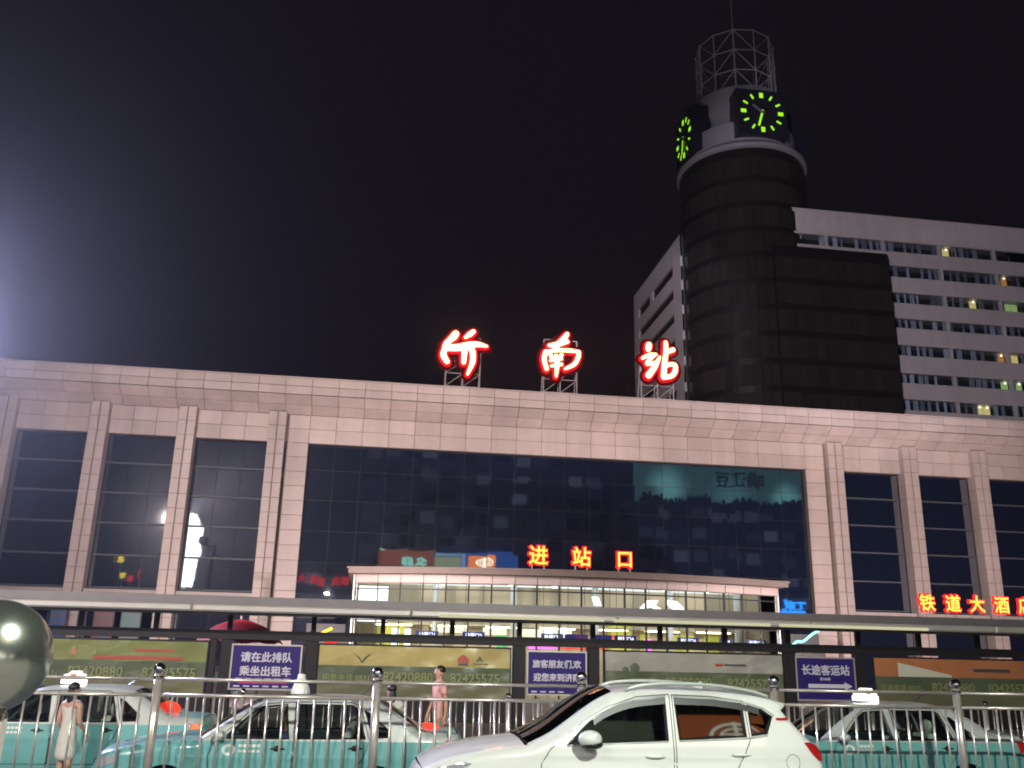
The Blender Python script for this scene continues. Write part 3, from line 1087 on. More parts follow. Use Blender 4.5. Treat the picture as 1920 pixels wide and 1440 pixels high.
for x in POSTS:
    thick = x in (-2.89, -1.21, 3.10, 4.70, 9.13, 10.79)
    w = .05
    MB().box((x - w, -.05, 2.28), (x + w, .05, 2.62)).build('upper_post', 'shelter_dark', sh_)
    if thick:
        s = 1 if x in (-1.21, 4.70, 10.79) else -1
        MB().bbox((x - .13, -.08, 0), (x + .13, .08, 2.10), .012).build('post', 'shelter_dark', sh_)
for x in (-7.4, -3.17, 15.6):
    MB().bbox((x - .07, -.08, 0), (x + .07, .08, 2.10), .012).build('post', 'shelter_dark', sh_)
for x0, x1 in ((-7.3, -3.26), (-1.06, 2.95), (4.86, 8.98), (10.94, 15.5)):
    MB().box((x0, -.03, .55), (x1, .05, 1.02)).build('kick_panel', 'shelter_dark', sh_)
MB().box((L0, -.2, 0), (L1, .2, .12)).build('plinth', 'kerb', sh_)

# billboards between the posts: print on vinyl
def vinyl(name, c):
    return mat(name, c, .25, spec=.5, var=.28, vscale=.9, bump=.5, bscale=3.0, coat=.5)


M['v_green'] = vinyl('green_print', (.165, .185, .06))
M['v_yellow'] = vinyl('yellow_print', (.38, .31, .11))
M['v_grey'] = vinyl('grey_print', (.30, .29, .255))
M['v_orange'] = vinyl('orange_print', (.40, .15, .065))
M['v_band'] = vinyl('dark_green_print', (.085, .105, .06))
M['v_foot'] = vinyl('foot_print', (.13, .13, .075))
M['v_text'] = mat('text_print', (.19, .21, .085), .4)
M['v_dark'] = mat('dark_print', (.06, .06, .06), .4)
M['v_red'] = mat('red_print', (.36, .05, .035), .4)
M['v_pale'] = mat('pale_print', (.52, .50, .40), .4)
BILL = [(-7.2, -3.24, 'v_green', 'green advertising banner with a phone number, leftmost in the shelter'),
        (-1.08, 2.92, 'v_yellow', 'yellow advertising banner with a phone number, left of the middle blue sign'),
        (4.92, 8.95, 'v_grey', 'grey advertising banner with a phone number, behind the white SUV'),
        (11.05, 15.45, 'v_orange', 'orange advertising banner with a phone number, at the right end')]
for i, (x0, x1, m, lab) in enumerate(BILL):
    w = x1 - x0
    t = thing('advertising_banner', lab, 'billboard', ((x0 + x1) / 2, 19.9, .9), group='advertising banners in the shelter')
    h = w / 2
    MB().box((-h, 0, .28), (h, .03, 1.31)).build('backing', 'shelter_dark', t)

    def sheet(nm, z0, z1, mm, y0=-.012):
        b = MB()
        nx, nz = 26, 4
        for a in range(nz + 1):
            for c in range(nx + 1):
                x = -h + .03 + (w - .06) * c / nx
                z = z0 + (z1 - z0) * a / nz
                b.v.append((x, y0 - .012 * math.sin(c * 1.1 + i) * math.sin(a * 1.5 + c * .37), z))
        for a in range(nz):
            for c in range(nx):
                p = a * (nx + 1) + c
                b.f.append((p, p + 1, p + nx + 2, p + nx + 1))
        return b.build(nm, mm, t, True)
    sheet('picture_panel', .90, 1.29, m)
    sheet('text_panel', .56, .90, 'v_band')
    sheet('foot_panel', .29, .56, 'v_foot')
    text('area_code', '招商电话 0531-', .155, (-h + .12, -.026, .60), 'v_text', t, .002, .003, 'LEFT')
    text('phone_number', '82420880', .26, (-h + (1.33 if i != 3 else 1.35), -.026, .60), 'v_text', t, .002, .006, 'LEFT')
    text('phone_number', '82425575', .26, (-h + 2.72, -.026, .60), 'v_text', t, .002, .006, 'LEFT')
    fr = MB()
    for a, b in (((-h, -.03, .26), (h, .03, .288)), ((-h, -.03, 1.295), (h, .03, 1.325))):
        MB().box(a, b).build('frame_rail', 'shelter_dark', t)
    if i == 0:
        MB().box((-.2, -.027, .93), (1.5, -.022, .99)).build('red_strip', 'v_red', t)
        for k, (px_, zz, hh, mm) in enumerate(((-1.05, .97, .22, 'v_dark'), (-.6, 1.0, .16, 'indicator'), (-.2, 1.0, .1, 'v_text'))):
            MB().prism([(px_ - .05, zz), (px_ + .06, zz), (px_ + .03, zz + hh), (px_ - .02, zz + hh * .9)], -.026, -.022).build('figure_print', mm if mm != 'indicator' else 'v_orange', t)
        MB().box((.55, -.027, 1.08), (1.3, -.022, 1.13)).build('red_strip', 'v_red', t)
    if i == 1:
        for s in (-1, 1):
            MB().tube([(-1.1, -.024, .96), (-1.1 + s * .06, -.024, 1.05), (-1.1 + s * .17, -.024, 1.14)], [.012, .014, .004], 5).build('bird_mark', 'v_dark', t)
        MB().prism([(.86, 1.0), (1.1, 1.0), (1.1, 1.06), (1.04, 1.13), (.98, 1.16), (.92, 1.13), (.86, 1.06)], -.026, -.022).build('logo', 'v_red', t)
        MB().box((.88, -.026, .94), (1.08, -.022, .985)).build('logo_line', 'v_dark', t)
        MB().prism([(1.26, 1.02), (1.33, 1.14), (1.40, 1.02), (1.36, 1.02), (1.33, 1.07), (1.30, 1.02)], -.026, -.022).build('logo', 'v_dark', t)
        MB().box((1.2, -.026, .97), (1.5, -.022, .985)).build('logo_line', 'v_dark', t)
    if i == 2:
        MB().ball((-1.35, -.024, .97), .11, 12, 8, (1, .03, .9)).build('tree_print', 'v_band', t)
        MB().ball((-1.55, -.024, .93), .07, 12, 8, (1, .03, .8)).build('tree_print', 'v_band', t)
        MB().box((.45, -.026, 1.03), (.62, -.022, 1.09)).build('logo', 'v_red', t)
        MB().box((.65, -.026, 1.045), (1.15, -.022, 1.085)).build('logo_line', 'v_dark', t)
    if i == 3:
        MB().prism([(-1.62, .90), (-.35, .90), (-.35, .95), (-1.62, 1.20)], -.026, -.022).build('building_print', 'v_pale', t)
        MB().box((.2, -.026, 1.03), (1.1, -.022, 1.10)).build('logo_line', 'v_dark', t)

# blue notice signs
SIGNS = [(-2.09, 1.40, 2.176, 1.29, ['请在此排队', '乘坐出租车'], 'purple blue sign with two lines of white characters, left, beside the red umbrella'),
         (3.89, 1.29, 2.176, 1.28, ['旅客朋友们,欢', '迎您来到济南'], 'purple blue sign with two lines of white characters, middle, behind a railing post'),
         (9.90, 1.39, 2.178, 1.26, ['长途客运站', ''], 'purple blue sign with white characters and an arrow, right of the SUV')]
for i, (x, w, z1, z0, lines, lab) in enumerate(SIGNS):
    t = thing('notice_sign', lab, 'sign', (x, 19.86, z0), group='blue notice signs')
    H = z1 - z0
    MB().box((-w / 2, 0, 0), (w / 2, .03, H)).build('backing', 'shelter_dark', t)
    MB().box((-w / 2 + .025, -.008, .025), (w / 2 - .025, -.001, H - .025)).build('panel', 'sign_blue', t)
    for a, b in (((-w / 2, -.022, 0), (-w / 2 + .03, .0, H)), ((w / 2 - .03, -.022, 0), (w / 2, .0, H)), ((-w / 2 + .03, -.022, H - .03), (w / 2 - .03, .0, H)), ((-w / 2 + .03, -.022, 0), (w / 2 - .03, .0, .03))):
        MB().box(a, b).build('frame', 'brushed', t)
    sz = (.205, .168, .225)[i]
    for k, ln in enumerate(lines):
        if ln:
            text('lettering', ln, sz, (0, -.011, H - .33 - .27 * k - (.03 if i == 2 else 0)), 'sign_white', t, .002, .005)
    if i == 2:
        MB().prism([(-.42, .27), (.42, .27), (.42, .22), (.60, .31), (.42, .40), (.42, .35), (-.42, .35)], -.013, -.009).build('arrow', 'sign_white', t)
        text('small_lettering', '东100米', .07, (-.02, -.011, .43), 'sign_white', t, .002, .002)
    else:
        for k in range(6 if i == 0 else 4):
            MB().box((-w / 2 + .12 + .19 * k, -.012, .19), (-w / 2 + .26 + .19 * k, -.009, .225)).build('small_lettering', 'sign_white', t)
            MB().box((-w / 2 + .10 + .19 * k, -.012, .06), (-w / 2 + .22 + .19 * k, -.009, .085)).build('small_lettering', 'sign_white', t)
    if i == 0:
        MB().tube([(-w / 2 + .2, -.02, .135), (w / 2 - .25, -.02, .14)], .011, 6).build('pink_tube', 'sign_pink', t)

# neon characters of the hotel sign on the canopy
for ch, x, w in (('铁', 12.74, 'first'), ('道', 13.39, 'second'), ('大', 14.0, 'third'), ('酒', 14.63, 'fourth'), ('店', 15.25, 'last')):
    t = thing('canopy_character', 'small yellow neon character on the shelter canopy, ' + w + ' from the left', 'neon character', (x, 20.3, 3.06), group='hotel neon characters on the canopy')
    text('red_channel', ch, .40, (0, -.01, .245), 'neon_red', t, .012, .034)
    text('neon_face', ch, .40, (0, -.045, .245), 'neon_yellow', t, .008, .007)
    for sx in (-.12, .12):
        MB().tube([(sx, 0, 0), (sx * .8, 0, .27)], .009, 5).build('strut', 'steel_paint', t)
        MB().tube([(sx, .2, 0), (sx * .8, .0, .26)], .007, 5).build('back_strut', 'steel_paint', t)

# red umbrella behind the shelter
um = thing('red_umbrella', 'large red umbrella open behind the shelter, above the left blue sign', 'umbrella', (-3.02, 22.5, .16))
cv = MB()
nr_ = 8
for k, (rr_, z) in enumerate(((0, 2.58), (.28, 2.53), (.58, 2.41), (.85, 2.22), (1.0, 2.04))):
    for j in range(nr_ * 2):
        a = math.pi * j / nr_
        q = rr_ * (1 if j % 2 == 0 else .95)
        cv.v.append((q * math.cos(a), q * math.sin(a), z - (0 if j % 2 == 0 else -.012 * k)))
n2 = nr_ * 2
for k in range(4):
    for j in range(n2):
        q = (j + 1) % n2
        cv.f.append((k * n2 + j, k * n2 + q, (k + 1) * n2 + q, (k + 1) * n2 + j))
cvo = cv.build('canopy', 'red_cloth', um)
fix(cvo.data, 50)
for j in range(nr_):
    a = 2 * math.pi * j / nr_
    MB().tube([(0, 0, 2.55), (.57 * math.cos(a), .57 * math.sin(a), 2.385), (.99 * math.cos(a), .99 * math.sin(a), 2.02)], .009, 5).build('rib', 'steel', um)
MB().tube([(0, 0, .0), (0, 0, 2.66)], .022, 8).build('pole', 'steel', um)
MB().lathe([(0, .09), (.24, .07), (.26, 0)], 16).build('base', 'rubber', um)

# ------------------------------------------------------------------ stainless railings
def railing(label, y, xs, z0, ztop_, zrails, nb, rp, rb, rr_, rbar, bottom):
    t = thing('railing', label, 'railing', (0, y, z0), group='stainless steel railings')
    pm = MB().tube([(0, 0, 0), (0, 0, ztop_ - 2 * rb * .95)], rp, 14).mesh('post', 'brushed', True)
    bm_ = MB().ball((0, 0, ztop_ - rb), rb, 16, 12).mesh('finial', 'chrome', True)
    cm = MB().lathe([(rp, 0), (rp * 1.25, .008), (rp * 1.25, .03), (rp * .8, .05)], 14, (0, 0, ztop_ - 2 * rb - .045)).mesh('collar', 'chrome', True)
    for x in xs:
        p = link('post', pm, t)
        p.location = (x, 0, 0)
        link('finial', bm_, p)
        link('collar', cm, p)
    for z in zrails + [bottom]:
        for a, b in zip(xs[:-1], xs[1:]):
            MB().tube([(a, 0, z), (b, 0, z)], rr_, 10).build('rail', 'brushed', t, True)
    br = MB().tube([(0, 0, bottom), (0, 0, zrails[-1])], rbar, 8).mesh('bar', 'brushed', True)
    for a, b in zip(xs[:-1], xs[1:]):
        for k in range(1, nb):
            o = link('bar', br, t)
            o.location = (a + (b - a) * k / nb, 0, 0)
    return t


railing('tall stainless railing with ball finials nearest the viewer, in front of the taxis', 12.2, [-7.78, -5.16, -2.54, .096, 2.713, 5.337, 7.96, 10.6], .17, 1.695, [1.503, 1.317], 14, .052, .075, .021, .014, .18)
railing('lower stainless railing with ball finials behind the taxis, before the banners', 17.5, [-9.26, -6.91, -4.55, -2.19, .17, 2.525, 4.88, 7.25, 9.615, 12.0, 14.4], .16, 1.24, [1.12], 15, .042, .06, .02, .012, .15)

# big ball-topped post next to the viewer
bp_ = thing('ball_post', 'big dark chrome ball on a ribbed post at the left edge, close to the viewer', 'post', (-.668, 1.82, .45))
M['satin_ball'] = mat('satin_steel', (.46, .50, .43), .2, metal=.95)
MB().ball((0, 0, 1.535), .0985, 40, 28).build('ball', 'satin_ball', bp_, True)
MB().tube([(0, 0, 0), (0, 0, 1.45)], .036, 20).build('shaft', 'brushed', bp_, True)
for k in range(8):
    a = 2 * math.pi * k / 8
    MB().tube([(.036 * math.cos(a), .036 * math.sin(a), .02), (.036 * math.cos(a), .036 * math.sin(a), 1.44)], .007, 6).build('rib', 'brushed', bp_)
MB().lathe([(.08, 0), (.08, .015), (.04, .03)], 20).build('foot_plate', 'brushed', bp_)
# ------------------------------------------------------------------ cars
def inside(p, poly):
    x, y = p
    c = False
    j = len(poly) - 1
    for i in range(len(poly)):
        xi, yi = poly[i]
        xj, yj = poly[j]
        if (yi > y) != (yj > y) and x < (xj - xi) * (y - yi) / (yj - yi) + xi:
            c = not c
        j = i
    return c


def resample(pts, step, closed=False):
    out = []
    n = len(pts)
    for i in range(n if closed else n - 1):
        a, b = Vector(pts[i]), Vector(pts[(i + 1) % n])
        k = max(1, int((b - a).length / step + .5))
        for s in range(k):
            out.append(tuple(a + (b - a) * (s / k)))
    if not closed:
        out.append(tuple(pts[-1]))
    return out


def smooth_line(pts, step, keep=()):
    """catmull-rom through the points"""
    out = []
    n = len(pts)
    for i in range(n - 1):
        p0, p1, p2, p3 = (Vector(pts[max(i - 1, 0)]), Vector(pts[i]), Vector(pts[i + 1]), Vector(pts[min(i + 2, n - 1)]))
        if i in keep:
            p0 = p1
        if i + 1 in keep:
            p3 = p2
        k = max(1, int((p2 - p1).length / step + .5))
        for s in range(k):
            u = s / k
            out.append(tuple(.5 * (2 * p1 + (p2 - p0) * u + (2 * p0 - 5 * p1 + 4 * p2 - p3) * u * u + (3 * p1 - p0 - 3 * p2 + p3) * u ** 3)))
    out.append(tuple(pts[-1]))
    return out


def car(t, cfg):
    W, zb, tb, rnd = cfg['W'], cfg['belt'], cfg['tumble'], cfg.get('round', .085)
    segs = cfg['segs']                       # (name, material, points, crown)
    # silhouette of the upper edge
    lines = []
    for nm, m, pts, cw_ in segs:
        lines.append((nm, m, smooth_line(pts, .07), cw_))
    sil = [p for _, _, l, _ in lines for p in l[:-1]] + [lines[-1][2][-1]]
    xf, xr = min(p[0] for p in sil), max(p[0] for p in sil)
    sv = [Vector(p) for p in sil]

    def dist(x, z):
        p = Vector((x, z))
        best = 9
        for a, b in zip(sv[:-1], sv[1:]):
            ab = b - a
            u = max(0, min(1, (p - a).dot(ab) / max(ab.length_squared, 1e-9)))
            d = (p - (a + ab * u)).length_squared
            if d < best:
                best = d
        return math.sqrt(best)

    def hw(x, z, inset=True):
        b = W
        e = xf + cfg['nose'][0]
        if x < e:
            b -= cfg['nose'][1] * ((e - x) / cfg['nose'][0]) ** 2
        e = xr - cfg['tail'][0]
        if x > e:
            b -= cfg['tail'][1] * ((x - e) / cfg['tail'][0]) ** 2
        if z > zb:
            b -= tb * (z - zb) + .02
        else:
            b -= .02 * max(0, 1 - (zb - z) / .12) + .06 * max(0, (.62 - z) / .4) ** 2
        b -= cfg.get('crease', .012) * math.exp(-((z - cfg['crease_z']) / .035) ** 2)
        if inset:
            d = dist(x, z)
            if d < rnd:
                b -= rnd - math.sqrt(max(0, rnd * rnd - (rnd - d) ** 2))
        return b

    # top strips
    S = [-1, -.985, -.94, -.88, -.75, -.5, -.25, 0, .25, .5, .75, .88, .94, .985, 1]
    for nm, m, l, cw_ in lines:
        glass = m in ('car_glass', 'tint_glass')
        body, gl = MB(), MB()
        rows_ = []
        for i, (x, z) in enumerate(l):
            a, b = Vector(l[max(i - 1, 0)]), Vector(l[min(i + 1, len(l) - 1)])
            d = (b - a).normalized()
            nn = Vector((-d.y, d.x))
            h = hw(x, z)
            row_ = []
            for s in S:
                c = cw_ * (1 - abs(s) ** 2.2)
                row_.append((x + nn.x * c, h * s, z + nn.y * c))
            rows_.append(row_)
        n = len(S)
        for tgt, ok in ((body, (lambda j: not glass or j < 2 or j >= n - 3)), (gl, (lambda j: glass and 2 <= j < n - 3))):
            for i in range(len(rows_) - 1):
                for j in range(n - 1):
                    if ok(j):
                        tgt.quad(rows_[i][j], rows_[i][j + 1], rows_[i + 1][j + 1], rows_[i + 1][j])
        if body.v and not glass:
            o = body.build(nm, m, t)
            fix(o.data, 40)
        elif body.v:
            for half in (0, 1):
                part = MB()
                for q in body.f:
                    ps = [body.v[i] for i in q]
                    if (sum(p[1] for p in ps) > 0) == bool(half):
                        part.quad(*ps)
                fix(part.build(nm + '_pillar', cfg['upper'], t).data, 40)
        if gl.v:
            o = gl.build(nm, m, t)
            fix(o.data, 40)
    # sides
    bottom = cfg['sill']
    under = [(xr - .03, bottom)]
    for wx in sorted(cfg['wheels'], reverse=True):
        wr = cfg['wheel_r'] + .055
        zc = cfg['wheel_r']
        a0 = math.asin((bottom - zc) / wr)
        for k in range(13):
            a = a0 + (math.pi - 2 * a0) * k / 12
            under.append((wx + wr * math.cos(a), zc + wr * math.sin(a)))
    under.append((xf + .03, bottom))
    outline = resample(sil, .05) + resample([sil[-1]] + under + [sil[0]], .06)[1:-1]
    holes = [resample(smooth_line(w[1] + [w[1][0]], .05, range(20)), .05)[:-1] for w in cfg['windows']]
    V2, E2 = [], []

    def loop(pl, closed=True):
        o = len(V2)
        V2.extend(Vector(p) for p in pl)
        n = len(pl)
        E2.extend((o + i, o + (i + 1) % n) for i in range(n if closed else n - 1))
    loop(outline)
    for h in holes:
        loop(h)
    loop(resample([(xf + .02, zb), (xr - .02, zb)], .06), False)
    for _, cut in cfg['cuts']:
        loop(resample(cut, .06), False)
    x = xf
    while x < xr:
        z = bottom
        while z < 1.8:
            p = (x + .017 * math.sin(z * 50), z)
            if inside(p, outline) and not any(inside(p, h) for h in holes):
                V2.append(Vector(p))
            z += .045
        x += .06
    v, e, f, *_ = geometry.delaunay_2d_cdt(V2, E2, [], 0, 1e-5)
    doors = [(nm, cut) for nm, cut in cfg['cuts'] if nm]
    for side in (-1, 1):
        groups = {}
        for q in f:
            cx = sum(v[i][0] for i in q) / len(q)
            cz = sum(v[i][1] for i in q) / len(q)
            if not inside((cx, cz), outline) or any(inside((cx, cz), h) for h in holes):
                continue
            key = 'side_panel'
            for nm, cut in doors:
                if inside((cx, cz), cut):
                    key = nm
            if cz > zb and cfg['upper'] != cfg['lower']:
                key = 'window_frame'
            groups.setdefault(key, []).append(q)
        for key, fs in groups.items():
            ids = sorted({i for q in fs for i in q})
            mp = {i: k for k, i in enumerate(ids)}
            m = MB().add([(v[i][0], side * hw(v[i][0], v[i][1]), v[i][1]) for i in ids], [tuple(mp[i] for i in q) for q in fs])
            o = m.build(key, cfg['upper'] if key == 'window_frame' else cfg['lower'], t, True)
            if side < 0:
                fixn = o.data
            bm = bmesh.new()
            bm.from_mesh(o.data)
            for fc in bm.faces:
                if fc.normal.y * side < 0:
                    fc.normal_flip()
            bm.to_mesh(o.data)
            bm.free()
        for nm, cut in doors:
            cl_ = resample(cut, .05, True)
            sm = MB()
            for a, b in zip(cl_, cl_[1:] + cl_[:1]):
                if not inside(((a[0] + b[0]) / 2, (a[1] + b[1]) / 2), outline) or any(inside(((a[0] + b[0]) / 2, (a[1] + b[1]) / 2), h) for h in holes):
                    continue
                d = (Vector(b) - Vector(a)).normalized() * .005
                nn = Vector((-d.y, d.x))
                ps = [(a[0] + nn.x, a[1] + nn.y), (b[0] + nn.x, b[1] + nn.y), (b[0] - nn.x, b[1] - nn.y), (a[0] - nn.x, a[1] - nn.y)]
                sm.quad(*[(p[0], side * (hw(*p) + .0015), p[1]) for p in ps])
            if sm.v:
                sm.build('door_seam', 'black_trim', t)
        for (nm, w, gm), h in zip(cfg['windows'], holes):
            V3 = [Vector(p) for p in h]
            n = len(V3)
            vv, ee, ff, *_ = geometry.delaunay_2d_cdt(V3, [(i, (i + 1) % n) for i in range(n)], [], 0, 1e-5)
            ff = [q for q in ff if inside((sum(vv[i][0] for i in q) / 3, sum(vv[i][1] for i in q) / 3), h)]
            g = MB().add([(p[0], side * (hw(p[0], p[1], False) - .03), p[1]) for p in vv], ff).build(nm, gm, t)
            # rubber and chrome surround
            cen = sum((Vector(p) for p in h), Vector((0, 0))) / n
            fr = MB()
            for i in range(n):
                a, b = Vector(h[i]), Vector(h[(i + 1) % n])
                ia, ib = a + (cen - a).normalized() * .028, b + (cen - b).normalized() * .028
                fr.quad(*[(p[0], side * (hw(p[0], p[1], q) + o_), p[1]) for p, o_, q in ((a, .003, True), (b, .003, True), (ib, -.02, False), (ia, -.02, False))])
            fr.build('window_seal', cfg.get('seal', 'black_trim'), g)
    # wheels
    wr = cfg['wheel_r']
    tm = MB().lathe([(wr * .62, -.1), (wr * .92, -.105), (wr, -.07), (wr, .07), (wr * .92, .105), (wr * .62, .1)], 32).mesh('tyre', 'rubber', True)
    rm = MB().lathe([(0, .07), (wr * .18, .08), (wr * .2, .05), (wr * .5, .045), (wr * .6, .09), (wr * .64, .09), (wr * .64, -.09)], 32)
    for k in range(7):
        a = 2 * math.pi * k / 7
        rm.tube([(wr * .1 * math.cos(a), wr * .1 * math.sin(a), .075), (wr * .6 * math.cos(a), wr * .6 * math.sin(a), .08)], .03, 6)
    rm = rm.mesh('rim', 'head_lamp', True)
    for wx in cfg['wheels']:
        for side in (-1, 1):
            w_ = link('wheel', tm, t)
            w_.location = (wx, side * (W - .15), wr)
            w_.rotation_euler = (R(90) if side < 0 else R(-90), 0, 0)
            link('rim', rm, w_)
    # cabin
    c0, c1 = cfg['cabin']
    MB().box((c0, -W + .16, .28), (c1, W - .16, .36)).build('floor_pan', 'interior', t)
    MB().bbox((xf + .15, -W + .2, .3), (c0, W - .2, zb - .22), .05).build('engine_bay', 'interior', t)
    MB().box((c0, -W + .12, zb - .22), (c0 + .35, W - .12, zb - .03)).build('dashboard', 'interior', t)
    for side in (-1, 1):
        s = MB()
        sx_, sy_ = c0 + 1.15, side * .37
        s.bbox((sx_ - .28, sy_ - .25, .45), (sx_ + .28, sy_ + .25, .62), .05)
        s.add([(sx_ + .18, sy_ - .24, .58), (sx_ + .18, sy_ + .24, .58), (sx_ + .42, sy_ + .2, zb + .1), (sx_ + .42, sy_ - .2, zb + .1),
               (sx_ + .32, sy_ - .24, .58), (sx_ + .32, sy_ + .24, .58), (sx_ + .54, sy_ + .2, zb + .1), (sx_ + .54, sy_ - .2, zb + .1)],
              [(0, 1, 2, 3), (7, 6, 5, 4), (0, 3, 7, 4), (1, 5, 6, 2), (2, 6, 7, 3)])
        s.ball((sx_ + .52, sy_, zb + .2), .13, 12, 8, (.5, 1, .8))
        s.build('seat', cfg.get('seat', 'seat'), t)
    s = MB()
    s.bbox((c1 - .75, -W + .2, .45), (c1 - .2, W - .2, .64), .05)
    s.add([(c1 - .4, -W + .2, .6), (c1 - .4, W - .2, .6), (c1 - .2, W - .25, zb + .02), (c1 - .2, -W + .25, zb + .02), (c1 - .2, -W + .2, .6), (c1 - .2, W - .2, .6)],
          [(0, 1, 2, 3), (0, 3, 4), (1, 5, 2)])
    s.build('rear_seat', cfg.get('seat', 'seat'), t)
    MB().lathe([(.155 + .014 * math.cos(a), .014 * math.sin(a)) for a in [2 * math.pi * i / 8 for i in range(9)]], 20).build('steering_wheel', 'black_trim', t).matrix_local = Matrix.Translation((c0 + .48, -.37, zb - .02)) @ Matrix.Rotation(R(65), 4, 'Y')
    return hw


# white SUV, near side towards the viewer
suv = thing('white_suv', 'white SUV with roof rails and dark windows, parked nearest the viewer', 'car', (2.785, 11.0, 0))
o_ = lambda pts: [(x - 2.785, z) for x, z in pts]
suv_cfg = dict(
    W=.90, belt=1.13, tumble=.30, crease=.010, crease_z=.985, nose=(.9, .22), tail=(.7, .12), upper='white_paint', lower='white_paint', sill=.34, wheels=[-1.36, 1.36], wheel_r=.345, cabin=(-1.0, 1.55), round=.10,
    segs=[('front_bumper', 'white_paint', o_([(.58, .34), (.53, .5), (.53, .68), (.555, .79), (.61, .87)]), .06),
          ('hood', 'white_paint', o_([(.61, .87), (.72, .945), (.88, 1.0), (1.10, 1.05), (1.36, 1.09), (1.66, 1.125)]), .055),
          ('windshield', 'tint_glass', o_([(1.70, 1.135), (1.95, 1.25), (2.236, 1.435), (2.46, 1.575), (2.66, 1.665)]), .07),
          ('roof', 'white_paint', o_([(2.66, 1.665), (2.95, 1.70), (3.24, 1.708), (3.6, 1.703), (3.94, 1.688), (4.35, 1.645), (4.64, 1.585)]), .035),
          ('spoiler', 'white_paint', o_([(4.64, 1.585), (4.66, 1.568), (4.59, 1.505)]), .02),
          ('rear_window', 'tint_glass', o_([(4.59, 1.505), (4.74, 1.335), (4.88, 1.20)]), .05),
          ('tailgate', 'white_paint', o_([(4.88, 1.20), (4.98, 1.12), (5.02, .98), (5.02, .75), (4.98, .55), (4.96, .34)]), .05)],
    windows=[('front_side_window', o_([(2.09, 1.14), (2.345, 1.367), (2.554, 1.487), (2.844, 1.583), (3.225, 1.632), (3.215, 1.19)]), 'tint_glass'),
             ('rear_side_window', o_([(3.315, 1.629), (3.76, 1.617), (4.10, 1.58), (4.10, 1.236), (3.33, 1.197)]), 'tint_glass'),
             ('quarter_window', o_([(4.15, 1.57), (4.32, 1.522), (4.43, 1.446), (4.34, 1.268), (4.15, 1.243)]), 'tint_glass')],
    cuts=[('front_door', o_([(1.92, 1.10), (1.82, .95), (1.86, .42), (3.25, .42), (3.27, 1.66), (2.9, 1.63), (2.55, 1.52), (2.30, 1.38)])),
          ('rear_door', o_([(3.275, .42), (3.30, 1.655), (3.76, 1.645), (4.12, 1.60), (4.13, 1.2), (3.98, .95), (3.85, .72), (3.75, .42)]))])
hwS = car(suv, suv_cfg)
